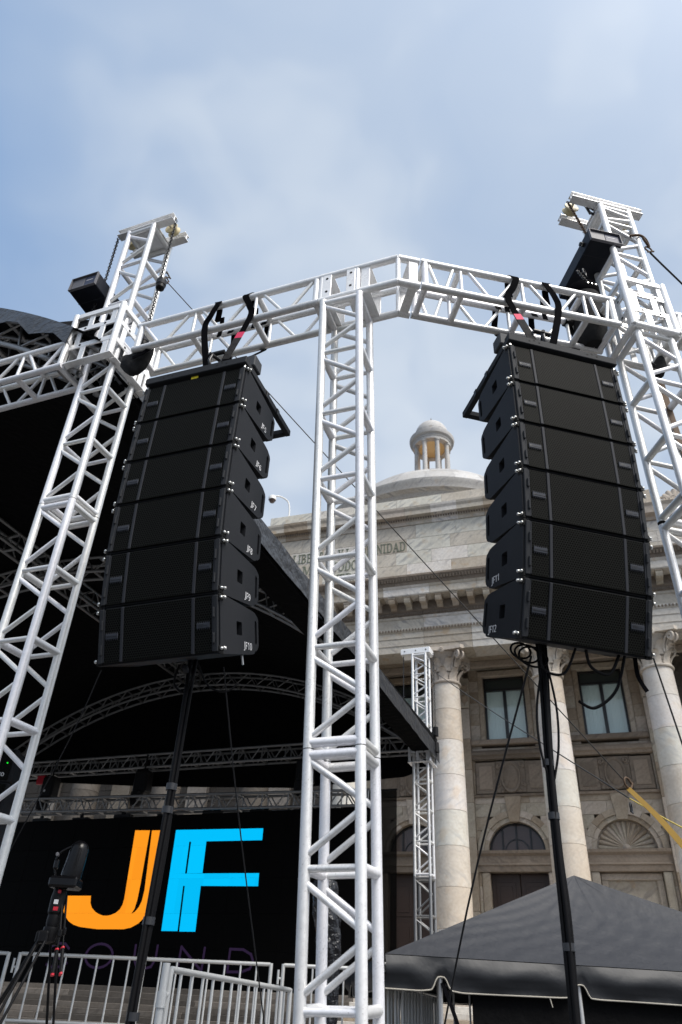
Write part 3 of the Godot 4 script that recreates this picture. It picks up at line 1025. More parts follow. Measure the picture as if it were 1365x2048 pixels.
	for i in 2:
		var d: Vector3 = (hp[i][3] as Vector3).normalized()
		var x := (-d.cross(Vector3.UP)).normalized() * -1.0
		x = d.cross(Vector3.UP).normalized()
		var yb := x.cross(d)
		var o := thing(hp[i][0], hp[i][1], "chain hoist", Transform3D(Basis(x, yb, -d), hp[i][2]), "chain hoists")
		var hw: float = 0.135
		var hh := 0.078 if i == 0 else 0.07
		slab(o, "housing", Vector3(-hw, -hh, -0.58), Vector3(hw, hh, -0.012), M.hoist_paint, 0.006)
		slab(o, "seam", Vector3(-hw - 0.001, -hh - 0.001, -0.145), Vector3(hw + 0.001, hh + 0.001, -0.141), M.strip_grey, 0.0)
		for s in [-1, 1]:
			slab(o, "end_rim", Vector3(s * hw, -hh, -0.011), Vector3(s * (hw - 0.007), hh, 0.012), M.panel_grey, 0.001)
			slab(o, "end_rim", Vector3(-hw + 0.0075, s * hh, -0.011), Vector3(hw - 0.0075, s * (hh - 0.007), 0.012), M.panel_grey, 0.001)
		slab(o, "socket_plate", Vector3(-hw + 0.012, -hh + 0.012, -0.011), Vector3(0.0, hh - 0.012, -0.004), M.panel_grey, 0.002)
		slab(o, "name_plate", Vector3(0.004, -hh + 0.012, -0.011), Vector3(hw - 0.012, hh - 0.012, -0.005), M.panel_blue, 0.002)
		slab(o, "name_strip", Vector3(0.02, 0.012, -0.0045), Vector3(0.085, 0.018, -0.0035), M.label_white, 0.0)
		tube(o, "cable_gland", Vector3(-hw, 0.0, -0.1), Vector3(-hw - 0.035, 0.0, -0.1), 0.018, M.black_plastic)
		tube(o, "gland_ring", Vector3(-hw - 0.02, 0.0, -0.1), Vector3(-hw - 0.024, 0.0, -0.1), 0.021, M.steel_pin)
	# chains on the left tower
	var L := lean_frame(-1.904, -4.386, 0.002, 0.027, -0.393)
	var c1 := thing("hoist_chain", "black chain hanging from the pulley on the left side of the left tower", "chain", Transform3D(), "hoist chains")
	chain(c1, "links", L * Vector3(-0.285, 6.9, 0.10), L * Vector3(-0.27, 6.06, 0.10))
	var c2 := thing("hoist_chain", "black chain with dark stopper cups hanging on the right side of the left tower", "chain", Transform3D(), "hoist chains")
	chain(c2, "links", L * Vector3(0.31, 6.93, 0.07), L * Vector3(0.30, 5.34, 0.05))
	for y in [6.07, 5.40]:
		part(c2, "stopper", lathe([Vector2(0.012, -0.05), Vector2(0.036, -0.05), Vector2(0.038, -0.02), Vector2(0.042, -0.015), Vector2(0.042, 0.045), Vector2(0.012, 0.05)], 20), M.black_plastic, Transform3D(Basis(), L * Vector3(0.322 - (6.07 - y) * 0.028, y, 0.058)))
		tube(c2, "stopper_band", L * Vector3(0.322 - (6.07 - y) * 0.028, y - 0.012, 0.058), L * Vector3(0.322 - (6.07 - y) * 0.028, y + 0.025, 0.058), 0.0428, M.strip_grey)
	var c3 := thing("hoist_chain", "short dark chain below the left hoist at the stage roof corner", "chain", Transform3D(), "hoist chains")
	chain(c3, "links", L * Vector3(-0.30, 6.02, 0.10), L * Vector3(-0.33, 5.78, 0.06))
	slab(c3, "hook_block", L * Vector3(-0.36, 5.70, 0.03), L * Vector3(-0.30, 5.78, 0.09), M.black_plastic, 0.012)
	var ws := thing("shackle", "black shackle on the left tower where the long guy wire starts", "shackle")
	shackle(ws, "bow", Vector3(-1.735, 6.63, -4.42), Basis(Vector3.UP, 0.5) * Basis(Vector3.BACK, 2.2), 0.06, "chain_steel")
	shackle(ws, "thimble", Vector3(-1.715, 6.56, -4.42), Basis(Vector3.UP, 1.2) * Basis(Vector3.BACK, 3.0), 0.045)
	# black cloth bag tied under the left sleeve block
	var bag := thing("cloth_bag", "black cloth bag slung between the left tower and the left beam", "bag", Transform3D())
	var b0 := L * Vector3(0.305, 5.07, 0.17)
	var pl2 := PackedVector2Array([Vector2(-0.07, 0.05), Vector2(0.02, 0.065), Vector2(0.13, 0.11), Vector2(0.235, 0.17), Vector2(0.25, 0.10), Vector2(0.235, 0.0), Vector2(0.20, -0.10), Vector2(0.14, -0.18), Vector2(0.07, -0.19), Vector2(0.0, -0.13), Vector2(-0.06, -0.05)])
	part(bag, "cloth", pillow(pl2, 0.07), M.bag_cloth, Transform3D((L.basis * Basis(Vector3.UP, 0.15)).scaled(Vector3.ONE * 0.82), b0))
	strap(bag, "tie", [b0 + L.basis * Vector3(0.24, 0.14, 0.0), b0 + L.basis * Vector3(0.20, 0.0, 0.05), b0 + L.basis * Vector3(0.1, -0.05, 0.06)], L.basis.y, 0.03, M.webbing)

	# chain and bag on the right tower
	var R := rx
	var c4 := thing("hoist_chain", "rusty chain hanging from the right tower's yellowed pulley", "chain", Transform3D(), "hoist chains")
	chain(c4, "links", R * Vector3(-0.385, 6.93, 0.06), R * Vector3(-0.33, 6.32, 0.12), "rusty_iron")
	var sh := thing("shackle", "large dark shackle on top of the right tower beside the pulley", "shackle")
	shackle(sh, "bow", R * Vector3(-0.17, 6.90, 0.05), R.basis * Basis(Vector3.UP, 0.3) * Basis(Vector3.BACK, -1.2), 0.085, "chain_steel")
	var cb := thing("chain_bag", "black cylindrical chain bag hanging behind the right beam below the hoist", "chain bag", Transform3D(Basis(Vector3.UP, 0.2), Vector3(1.765, 5.11, -3.66)).scaled_local(Vector3(0.92, 0.92, 0.92)))
	part(cb, "bag", lathe([Vector2(0.005, 0.0), Vector2(0.08, 0.0), Vector2(0.115, 0.06), Vector2(0.13, 0.2), Vector2(0.135, 0.42), Vector2(0.128, 0.60), Vector2(0.13, 0.67), Vector2(0.118, 0.67), Vector2(0.11, 0.56), Vector2(0.005, 0.56)], 24), M.bag_cloth)
	part(cb, "rim_band", lathe([Vector2(0.131, 0.56), Vector2(0.136, 0.57), Vector2(0.136, 0.66), Vector2(0.131, 0.67)], 24), M.webbing)
	for k in 3:
		tube(cb, "eyelet", Vector3(-0.03 + k * 0.035, 0.615, 0.13), Vector3(-0.03 + k * 0.035, 0.615, 0.14), 0.006, M.steel_pin)
	shackle(cb, "hook", Vector3(-0.03, 0.76, 0.12), Basis(Vector3.UP, 0.6), 0.05, "chain_steel")
	chain(cb, "hook_chain", Vector3(-0.03, 0.62, 0.13), Vector3(-0.05, 0.86, 0.06), "chain_steel", 0.03)
	var rg := thing("sling", "worn dark sling wrapped round the end of the right beam at the tower", "sling")
	var e1 := pr + dr * 0.44 + Vector3(0, 0.254, 0)
	var rgp := []
	for k in 10:
		var t := TAU * k / 9.0
		rgp.append(e1 + Vector3(0, cos(t) * 0.035, 0) + dr.cross(Vector3.UP) * (sin(t) * 0.035 - 0.127))
	strap(rg, "loop", rgp, dr, 0.07, M.bag_cloth, 2)
	strap(rg, "tail", [e1 + dr.cross(Vector3.UP) * -0.155, e1 + dr.cross(Vector3.UP) * -0.15 + Vector3(0.05, -0.14, 0), e1 + dr.cross(Vector3.UP) * -0.12 + Vector3(0.0, -0.34, 0)], dr, 0.06, M.bag_cloth)
	var ra := thing("wire_sling", "dark wire sling tied round the right tower's top, a guy rope leading off", "sling")
	pipe(ra, "loop", [R * Vector3(0.05, 6.42, 0.15), R * Vector3(0.13, 6.44, 0.165), R * Vector3(0.21, 6.47, 0.13), R * Vector3(0.25, 6.43, 0.1), R * Vector3(0.20, 6.38, 0.14), R * Vector3(0.16, 6.42, 0.16)], 0.011, M.rusty_iron)
	shackle(ra, "shackle", R * Vector3(0.22, 6.33, 0.12), R.basis * Basis(Vector3.BACK, 0.5), 0.05)
	pipe(ra, "guy_rope", [R * Vector3(0.22, 6.29, 0.12), R * Vector3(1.6, 6.0, -0.5), R * Vector3(4.5, 5.2, -2.0)], 0.008, M.rope, 6)
	var hk := thing("rigging_hook", "dark rigging clamp and brown tail strap behind the right tower's block", "clamp")
	part(hk, "clamp", lathe([Vector2(0.005, -0.12), Vector2(0.04, -0.10), Vector2(0.05, 0.0), Vector2(0.03, 0.09), Vector2(0.005, 0.12)], 12), M.bag_cloth, Transform3D(R.basis * Basis(Vector3.BACK, -0.3), R * Vector3(0.10, 4.98, -0.02)))
	shackle(hk, "shackle", R * Vector3(0.03, 4.93, 0.0), R.basis * Basis(Vector3.BACK, 1.3), 0.06, "chain_steel")
	strap(hk, "tail_strap", [R * Vector3(0.10, 4.86, -0.05), R * Vector3(0.13, 4.4, -0.08), R * Vector3(0.2, 3.6, -0.12), R * Vector3(0.26, 2.6, -0.15)], R.basis.x, 0.045, M.rusty_iron)

	# ------------------------------------------------ the arrays
	var lc := Vector3(-0.962, 4.318, -3.385)
	var la := array(lc, -0.363, [-0.7, 0.0, 1.7, 5.48, 11.17, 17.7], ["topmost speaker box of the left hanging array, stencilled JF5", "second speaker box from the top of the left array, stencilled JF6", "third speaker box from the top of the left array, stencilled JF7", "fourth speaker box from the top of the left array, stencilled JF8", "fifth speaker box from the top of the left array, stencilled JF9", "bottom speaker box of the left hanging array, stencilled JF10"], ["JF5", "JF6", "JF7", "JF8", "JF9", "JF10"], 1, "speaker boxes of the hanging arrays")
	var rc := Vector3(1.289, 4.392, -3.11)
	var ra2 := array(rc, 0.225, [-0.84, 0.56, 2.87, 6.95, 12.9, 19.8], ["topmost speaker box of the right hanging array, under its rigging frame", "second speaker box from the top of the right hanging array", "third speaker box from the top of the right hanging array", "fourth speaker box from the top of the right hanging array", "fifth speaker box from the top of the right array, stencilled JF11", "bottom speaker box of the right hanging array, stencilled JF12"], ["", "", "", "", "JF11", "JF12"], -1, "speaker boxes of the hanging arrays")
	fly_frame("array_hanger", "dark grey rigging frame on the left array, yellow sticker under its front bar", lc + Vector3(0, 0.004, 0), -0.363, "array rigging frames", true)
	fly_frame("array_hanger", "dark grey rigging frame on top of the right array, no sticker", rc + Vector3(0, 0.004, 0), 0.225, "array rigging frames", false)
	# slings from beam to frame
	var sets := [[pl, dl, lc, -0.363, -0.16, "left", 0.13], [pr, dr, rc, 0.225, 0.0, "right", 0.10]]
	for q in sets:
		var P: Vector3 = q[0]
		var D: Vector3 = q[1]
		var F := Vector3(sin(q[3]), 0, cos(q[3]))
		var hub: Vector3 = q[2] + Vector3(0, 0.30, 0) - F * 0.17
		var bk := D.cross(Vector3.UP).normalized()    # towards the back when D runs right
		if bk.z > 0:
			bk = -bk
		for s in 2:
			var tt: float = (hub - P).dot(D) + (0.14 if s == 0 else -0.14) * (1.0 if q[5] == "left" else 1.0)
			var top: Vector3 = P + D * tt
			var o := thing("black_sling", "black webbing sling looped over the %s beam, %s of the pair above the %s array" % [q[5], "right" if s == 0 else "left", q[5]], "sling", Transform3D(), "slings over the beams")
			var f := -bk * 0.127
			var ctrl := [hub + D * (0.06 if s == 0 else -0.06) + Vector3(0, -0.02, 0), top + f * 1.26 + Vector3(0, -0.02, 0) + D * (0.035 if s == 0 else -0.045), top + f * 1.32 + Vector3(0, 0.11, 0) + D * (0.02 if s == 0 else -0.01), top + f * 1.28 + Vector3(0, 0.24, 0) - D * (0.03 if s == 0 else -0.03), top + f + Vector3(0, 0.288, 0), top + f * 0.7 + Vector3(0, 0.25, 0), top + f * 0.72 + Vector3(0, 0.12, 0)]
			strap(o, "front_leg", ctrl, D, 0.048, M.webbing, 4)
			var ctrl2 := [hub + D * (0.03 if s == 0 else -0.03) + Vector3(0, -0.02, 0), top - f * 1.2 + Vector3(0, -0.02, 0), top - f * 1.25 + Vector3(0, 0.22, 0), top - f + Vector3(0, 0.288, 0), top - f * 0.72 + Vector3(0, 0.2, 0)]
			strap(o, "rear_leg", ctrl2, D, 0.045, M.webbing, 4)
			if s == (0 if q[5] == "left" else 1):
				var m0: Vector3 = ctrl[0].lerp(ctrl[1], 0.55)
				var m1: Vector3 = ctrl[0].lerp(ctrl[1], 0.68)
				strap(o, "red_band", [m0, m1], D, 0.056, M.webbing_red, 1)
				strap(o, "thick_sleeve", [ctrl[0].lerp(ctrl[1], 0.1), m0], D, 0.06, M.bag_cloth, 1)
			strap(o, "loose_tail", [top + f * 0.3 + Vector3(0, 0.23, 0), top + f * 0.2 + Vector3(0, 0.13, 0), top + f * 0.3 + Vector3(0, 0.02, 0)], D, 0.035, M.webbing, 3)
		var hook := thing("lifting_shackle", "dark rusty shackle and ring holding up the %s array" % q[5], "shackle", Transform3D(), "array lifting shackles")
		var hb := Basis(Vector3.UP, q[3])
		shackle(hook, "bow_shackle", hub + Vector3(0, -0.10, 0), hb, 0.10)
		shackle(hook, "upper_shackle", hub + Vector3(0, 0.02, 0), hb * Basis(Vector3.UP, 1.2) * Basis(Vector3.BACK, PI), 0.085, "chain_steel")
		tube(hook, "pin", hub + hb * Vector3(-0.06, 0.1, 0), hub + hb * Vector3(0.06, 0.1, 0), 0.016, M.chain_steel)
	var tl2 := thing("ratchet_tail", "faded red strap tail hanging behind the left array's frame", "strap")
	strap(tl2, "band", [lc + Vector3(0.18, 0.24, -0.28), lc + Vector3(0.24, 0.1, -0.26), lc + Vector3(0.31, -0.06, -0.25)], Vector3(0.4, 0.2, 0.8), 0.05, M.webbing_faded_red, 4)

	# ------------------------------------------------ cables under the arrays
	var lbm: Vector3 = la.bottom
	var cl1 := thing("cable_drop", "thick taped bundle of black cables hanging from the left array to the ground", "cables", Transform3D(), "cable drops")
	for k in 4:
		var a := TAU * k / 4.0 + 0.4
		var off := Vector3(cos(a), 0, sin(a)) * 0.014
		pipe(cl1, "cable", [Vector3(-0.77, 2.68, -3.83) + off * 1.8, Vector3(-0.768, 2.45, -3.84) + off * (1.0 + 0.5 * (k % 2)), Vector3(-0.769, 2.0, -3.85) + off, Vector3(-0.777 + 0.005 * k, 1.6, -3.85) + off * 1.2, Vector3(-0.778, 0.95, -3.85) + off, Vector3(-0.777, 0.03, -3.85) + off * 1.3], 0.0105 + 0.0015 * (k % 2), M.cable, 8)
	for y in [1.93, 1.82, 1.34, 0.98]:
		tube(cl1, "tape_wrap", Vector3(-0.772, y, -3.85), Vector3(-0.772, y + 0.032, -3.85), 0.028, M.tape)
	var rbm: Vector3 = ra2.bottom
	var cr1 := thing("cable_drop", "thick taped bundle of black cables hanging from the right array to the ground", "cables", Transform3D(), "cable drops")
	for k in 4:
		var a := TAU * k / 4.0
		var off := Vector3(cos(a), 0, sin(a)) * 0.0125
		pipe(cr1, "cable", [Vector3(1.085, 2.80, -3.55) + off * 1.9, Vector3(1.082, 2.56, -3.55) + off * 1.4, Vector3(1.058, 2.1, -3.55) + off * (1.0 + 0.7 * (k % 2)), Vector3(1.05, 1.7, -3.55) + off, Vector3(1.051, 1.4, -3.55) + off * 1.3, Vector3(1.04, 0.95, -3.55) + off, Vector3(1.03, 0.03, -3.55) + off * 1.4], 0.010 + 0.0012 * (k % 2), M.cable, 8)
	for y in [2.06, 1.82, 1.3, 1.02]:
		tube(cr1, "tape_wrap", Vector3(1.05, y, -3.55), Vector3(1.05, y + 0.03, -3.55), 0.026, M.tape)
	pipe(cr1, "loose_cable", [Vector3(1.08, 2.6, -3.52), Vector3(1.02, 2.35, -3.52), Vector3(1.015, 2.15, -3.53), Vector3(1.045, 2.0, -3.54)], 0.006, M.cable)
	pipe(cr1, "loose_cable", [Vector3(1.09, 2.6, -3.52), Vector3(1.115, 2.35, -3.52), Vector3(1.105, 2.15, -3.53), Vector3(1.07, 2.0, -3.54)], 0.006, M.cable)
	# loops of signal cable below the bottom boxes
	var RL: Transform3D = ra2.last
	var lp := thing("cable_loops", "coiled and looping black cables under the bottom of the right array", "cables")
	for k in 3:
		var c := RL * Vector3(-0.25 + 0.03 * k, -0.185 - 0.012 * k, -0.20)
		var pts := []
		for j in 14:
			var t := TAU * j / 12.0
			pts.append(c + RL.basis.x * cos(t) * (0.055 + 0.012 * k) + Vector3(0, sin(t) * (0.042 + 0.006 * k), 0) + RL.basis.z * 0.012 * k)
		pipe(lp, "coil", pts, 0.0055, M.cable, 3)
	pipe(lp, "loop", [RL * Vector3(-0.20, -0.15, -0.10), RL * Vector3(-0.18, -0.27, -0.08), RL * Vector3(-0.08, -0.28, -0.06), RL * Vector3(-0.03, -0.15, -0.05)], 0.0065, M.cable)
	pipe(lp, "loop", [RL * Vector3(0.02, -0.15, -0.04), RL * Vector3(0.06, -0.23, -0.05), RL * Vector3(0.16, -0.25, -0.05), RL * Vector3(0.22, -0.14, -0.06)], 0.008, M.cable)
	pipe(lp, "loop", [RL * Vector3(0.25, -0.14, -0.06), RL * Vector3(0.22, -0.32, -0.08), RL * Vector3(0.12, -0.42, -0.10), RL * Vector3(0.03, -0.40, -0.10)], 0.008, M.cable)
	strap(lp, "tie_tail", [RL * Vector3(0.30, -0.15, -0.05), RL * Vector3(0.32, -0.24, -0.05), RL * Vector3(0.36, -0.31, -0.03)], RL.basis.x, 0.022, M.webbing)
	var LL: Transform3D = la.last
	var lp2 := thing("cable_loops", "black connectors and cable loops under the bottom of the left array", "cables")
	pipe(lp2, "loop", [LL * Vector3(-0.02, -0.15, -0.25), LL * Vector3(-0.05, -0.25, -0.25), LL * Vector3(0.02, -0.30, -0.25), LL * Vector3(0.07, -0.2, -0.25)], 0.006, M.cable)
	pipe(lp2, "loop", [LL * Vector3(0.12, -0.16, -0.2), LL * Vector3(0.17, -0.28, -0.22), LL * Vector3(0.27, -0.32, -0.22), LL * Vector3(0.33, -0.28, -0.25)], 0.005, M.cable)
	slab(lp2, "connector", LL * Vector3(0.0, -0.20, -0.26), LL * Vector3(0.05, -0.16, -0.22), M.strip_grey, 0.005)
	tube(lp2, "pull_test_pin", LL * Vector3(0.33, -0.13, -0.30), LL * Vector3(0.335, -0.18, -0.30), 0.006, M.steel_pin)

	# ------------------------------------------------ ropes and wires
	var wires := [
		["guy_wire", "long steel guy wire from the left tower's top down to the yellow ratchet strap", "wire", "wire", 0.005, [Vector3(-1.715, 6.55, -4.43), Vector3(0.3, 4.56, -5.08), Vector3(2.275, 2.61, -5.713)]],
		["guy_wire", "thin slack guy wire from the far stage tower to the small ring below the strap", "wire", "wire", 0.0055, [Vector3(1.72, 6.75, -13.2), Vector3(2.02, 4.55, -9.4), Vector3(2.309, 2.52, -5.788)]],
		["tag_line", "straight black rope from the right array slanting down left past the tent's corner", "rope", "rope", 0.006, [Vector3(1.056, 2.669, -3.65), Vector3(0.87, 1.6, -4.9), Vector3(0.72, 0.02, -6.7)]],
		["tag_line", "thin black rope from the right array's bottom right corner to the picture edge", "rope", "rope", 0.005, [Vector3(1.70, 2.68, -3.62), Vector3(1.76, 2.0, -3.58), Vector3(1.9, 0.02, -3.4)]],
		["tag_line", "thin black line hanging from the left array's rear down across the blue letter", "rope", "rope", 0.004, [Vector3(-0.60, 2.6, -3.86), Vector3(-0.47, 1.85, -4.6), Vector3(-0.18, 0.4, -6.2)]],
		["tag_line", "thin black line from the left array's bottom left corner to the left picture edge", "rope", "rope", 0.004, [Vector3(-1.31, 2.601, -4.002), Vector3(-1.6, 2.2, -4.5), Vector3(-2.5, 1.0, -5.8)]],
	]
	for q in wires:
		var o := thing(q[0], q[1], q[2], Transform3D(), "guy wires and tag lines")
		pipe(o, "strand", q[5], q[4], M[q[3]], 6, 6)
	var ys := thing("ratchet_strap", "stained yellow ratchet strap with a rusty ring, stretched down to the right", "strap")
	strap(ys, "webbing", [Vector3(2.275, 2.57, -5.70), Vector3(2.07, 2.16, -4.8), Vector3(1.835, 1.728, -3.878), Vector3(1.4, 0.9, -2.1)], Vector3(0.75, 0.55, 0.1), 0.034, M.yellow_webbing, 4)
	shackle(ys, "ring", Vector3(2.285, 2.60, -5.70), Basis(Vector3.UP, 0.6) * Basis(Vector3.BACK, 1.0), 0.065)
	var yr := thing("yellow_rope", "thin pale yellow rope with a small dark ring, running right above the strap", "rope")
	pipe(yr, "strand", [Vector3(2.309, 2.52, -5.788), Vector3(2.2, 2.2, -5.0), Vector3(2.133, 1.96, -4.434), Vector3(1.9, 1.2, -2.8)], 0.005, M.yellow_rope, 5, 6)
	shackle(yr, "ring", Vector3(2.30, 2.44, -5.77), Basis(Vector3.UP, 1.0), 0.05, "chain_steel")

# ---------------------------------------------------------------- the stage
const ARC_Y := -1.1
const ARC_R := 8.02

func arc(a: float, r: float) -> Vector2:
	# a runs from 0 at the right foot to 1 at the left foot
	var half := asin(5.0 / ARC_R)
	var t := lerpf(half, -half, a)
	return Vector2(-5.0 + sin(t) * r, ARC_Y + cos(t) * r)

func arch(called: String, label: String, z: float) -> void:
	var o := thing(called, label, "roof arch", STAGE, "roof arches of the stage")
	for dr in [-0.127, 0.127]:
		for dz in [-0.127, 0.127]:
			var pts := PackedVector3Array()
			for i in 33:
				var p := arc(i / 32.0, ARC_R + dr)
				pts.append(Vector3(p.x, p.y, z + dz))
			var st := begin()
			add_pipe(st, pts, 0.0254, 10)
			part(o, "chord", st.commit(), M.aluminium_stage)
	var n := 22
	for i in n + 1:
		for dz in [-0.127, 0.127]:
			var a := arc(float(i) / n, ARC_R - 0.127)
			var b := arc((i + 0.5) / n, ARC_R + 0.127)
			var c := arc((i + 1.0) / n, ARC_R - 0.127)
			if i < n:
				tube(o, "brace", Vector3(a.x, a.y, z + dz), Vector3(b.x, b.y, z + dz), 0.0125, M.aluminium_stage)
				tube(o, "brace", Vector3(b.x, b.y, z + dz), Vector3(c.x, c.y, z + dz), 0.0125, M.aluminium_stage)
		for dr in [-0.127, 0.127]:
			var e := arc(float(i) / n, ARC_R + dr)
			tube(o, "cross_rung", Vector3(e.x, e.y, z - 0.127), Vector3(e.x, e.y, z + 0.127), 0.0225, M.aluminium_stage)

func stage_truss(called: String, label: String, a: Vector3, b: Vector3, pitch := 0.5, w := 0.254) -> Node3D:
	var o := thing(called, label, "stage truss", STAGE * along(a, b - a), "trusses of the stage roof")
	var l := (b - a).length()
	var stops := []
	var n := int(l / pitch)
	for i in range(1, n):
		stops.append(l * i / n)
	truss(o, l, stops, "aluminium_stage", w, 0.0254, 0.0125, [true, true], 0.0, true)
	return o

func build_stage() -> void:
	var ft := thing("stage_truss", "bright front edge truss of the stage running left from the left tower", "stage truss", STAGE * along(Vector3(-0.19, 5.245, 0.13), Vector3(-1, 0.004, 0)), "trusses of the stage roof")
	truss(ft, 5.5, [0.45, 0.95, 1.45, 1.95, 2.45, 2.95, 3.45, 3.95, 4.45, 4.95], "aluminium", 0.254, 0.0254, 0.0135, [true, true], 0.0, true)
	stage_truss("stage_truss", "long horizontal truss across the back of the stage roof under the arch", Vector3(-0.25, 5.25, -9.745), Vector3(-9.75, 5.30, -9.745))
	stage_truss("stage_truss", "lower horizontal truss that hangs just above the video wall", Vector3(-0.9, 4.24, -9.35), Vector3(-9.6, 4.45, -9.35))
	stage_truss("stage_truss", "ridge truss running back under the middle of the stage roof", Vector3(-5.0, 6.92, -0.15), Vector3(-5.0, 6.92, -9.6), 0.6)
	stage_truss("stage_truss", "upright king post truss between rear truss and rear arch", Vector3(-5.0, 5.42, -9.745), Vector3(-5.0, 6.78, -9.745), 0.5)
	arch("roof_arch", "bright foot of the front roof arch above the stage's front truss", 0.05)
	arch("roof_arch", "middle roof arch seen under the black roof behind the towers", -4.9)
	arch("roof_arch", "rear roof arch curving over the back truss of the stage", -9.745)
	# the covering
	var rc := thing("roof_cover", "black vinyl roof cover stretched over the stage arches with a grey side flap", "roof cover", STAGE)
	var st := begin()
	var n := 36
	for i in n:
		for lay in 2:
			var r := ARC_R + 0.165 + lay * 0.006
			var a := arc(i / float(n), r)
			var b := arc((i + 1.0) / n, r)
			var nn := (Vector3((a.x + b.x) / 2 + 5.0, (a.y + b.y) / 2 - ARC_Y, 0)).normalized() * (1 if lay == 1 else -1)
			quad(st, Vector3(a.x, a.y, 0.28), Vector3(b.x, b.y, 0.28), Vector3(b.x, b.y, -10.05), Vector3(a.x, a.y, -10.05), nn)
	part(rc, "canopy", st.commit(), M.black_cloth)
	# front valance, creased
	st = begin()
	for i in range(2, 61):
		var q0 := i / 60.0
		var q1 := (i + 1) / 60.0
		if i == 60:
			continue
		var a := arc(q0, ARC_R + 0.168)
		var b := arc(q1, ARC_R + 0.168)
		var da := 0.20 + 0.035 * sin(i * 1.7) + 0.02 * sin(i * 4.1)
		var db := 0.20 + 0.035 * sin((i + 1) * 1.7) + 0.02 * sin((i + 1) * 4.1)
		var za := 0.286 + 0.012 * sin(i * 2.3)
		var zb := 0.286 + 0.012 * sin((i + 1) * 2.3)
		quad(st, Vector3(a.x, a.y, 0.286), Vector3(b.x, b.y, 0.286), Vector3(b.x, b.y - db, zb + 0.03), Vector3(a.x, a.y - da, za + 0.03), Vector3(0, 0.1, 1).normalized())
		quad(st, Vector3(a.x, a.y, 0.28), Vector3(b.x, b.y, 0.28), Vector3(b.x, b.y - db, zb + 0.024), Vector3(a.x, a.y - da, za + 0.024), Vector3(0, -0.1, -1).normalized())
	part(rc, "front_valance", st.commit(), M.roof_vinyl)
	st = begin()
	var rag := PackedVector2Array([Vector2(-0.62, 5.80), Vector2(-0.40, 5.74), Vector2(-0.18, 5.68), Vector2(-0.02, 5.62), Vector2(-0.06, 5.55), Vector2(-0.16, 5.47), Vector2(-0.25, 5.56), Vector2(-0.34, 5.50), Vector2(-0.42, 5.60), Vector2(-0.50, 5.58), Vector2(-0.56, 5.72)])
	extrude_into(st, rag, 0.10, 0.22)
	part(rc, "tucked_corner", st.commit(), M.bag_cloth)
	# side flap: wrinkled sheet along the right eave
	st = begin()
	var flap := []
	rng.seed = 11
	for i in 49:
		var z := lerpf(0.2, -9.95, i / 48.0)
		var col := []
		for k in 4:
			var y := lerpf(5.40, 5.12, k / 3.0) - 0.17 * pow(i / 48.0, 3)
			col.append(Vector3(0.165 + rng.randf_range(-0.008, 0.008) + (0.0 if k < 3 else 0.006), y + rng.randf_range(-0.006, 0.006), z))
		flap.append(col)
	for i in 48:
		for k in 3:
			var a: Vector3 = flap[i][k]
			var b: Vector3 = flap[i + 1][k]
			var c: Vector3 = flap[i + 1][k + 1]
			var d: Vector3 = flap[i][k + 1]
			var n1 := (b - a).cross(c - a).normalized()
			if n1.x < 0:
				n1 = -n1
			var n2 := (c - a).cross(d - a).normalized()
			if n2.x < 0:
				n2 = -n2
			tri(st, a, b, c, n1)
			tri(st, a, c, d, n2)
	part(rc, "side_flap", st.commit(), M.roof_vinyl)
	slab(rc, "flap_lining", Vector3(0.135, 5.13, -9.9), Vector3(0.145, 5.385, 0.15), M.black_cloth, 0.0)
	slab(rc, "eave_skirt", Vector3(-0.22, 5.085, -9.7), Vector3(0.134, 5.095, 0.0), M.black_cloth, 0.0)
	slab(rc, "eave_skirt", Vector3(-0.23, 5.09, -9.7), Vector3(-0.221, 5.34, 0.0), M.black_cloth, 0.0)
	# cloth round the front right corner, under the cover
	slab(rc, "eave_lining", Vector3(-10.15, 5.1, -9.9), Vector3(-10.14, 5.4, 0.15), M.black_cloth, 0.0)
	var gb := thing("gable_backdrop", "black cloth closing the gable under the rear arch", "backdrop", STAGE)
	var poly := PackedVector2Array()
	for i in 25:
		poly.append(arc(i / 24.0, ARC_R + 0.15))
	poly.append(Vector2(-10.0, 5.05))
	poly.append(Vector2(-9.0, 5.12)); poly.append(Vector2(-5.9, 4.86)); poly.append(Vector2(-2.6, 4.67)); poly.append(Vector2(-0.5, 4.76)); poly.append(Vector2(0.0, 4.9))
	part(gb, "cloth", extrude(poly, -9.96, -9.945), M.black_cloth)
	# conduit along the right eave with clamps
	var cd := thing("lighting_conduit", "pipe coloured as if lit blue and red, with small clamps under the right eave", "pipe", STAGE)
	for k in 6:
		tube(cd, "pipe", Vector3(-0.30, 5.335 - 0.045 * (k) / 3.0 * 0.75, -2.6 - k * 0.8), Vector3(-0.30, 5.335 - 0.045 * (k + 1) / 3.0 * 0.75, -2.6 - (k + 1) * 0.8 + 0.02), 0.022, M.red_lit_conduit if k < 1 else (M.blue_lit_conduit if k < 4 else M.aluminium_stage))
		slab(cd, "clamp", Vector3(-0.34, 5.28 - 0.011 * k, -2.9 - k * 0.8), Vector3(-0.22, 5.30 - 0.011 * k, -2.87 - k * 0.8), M.aluminium_stage, 0.003)
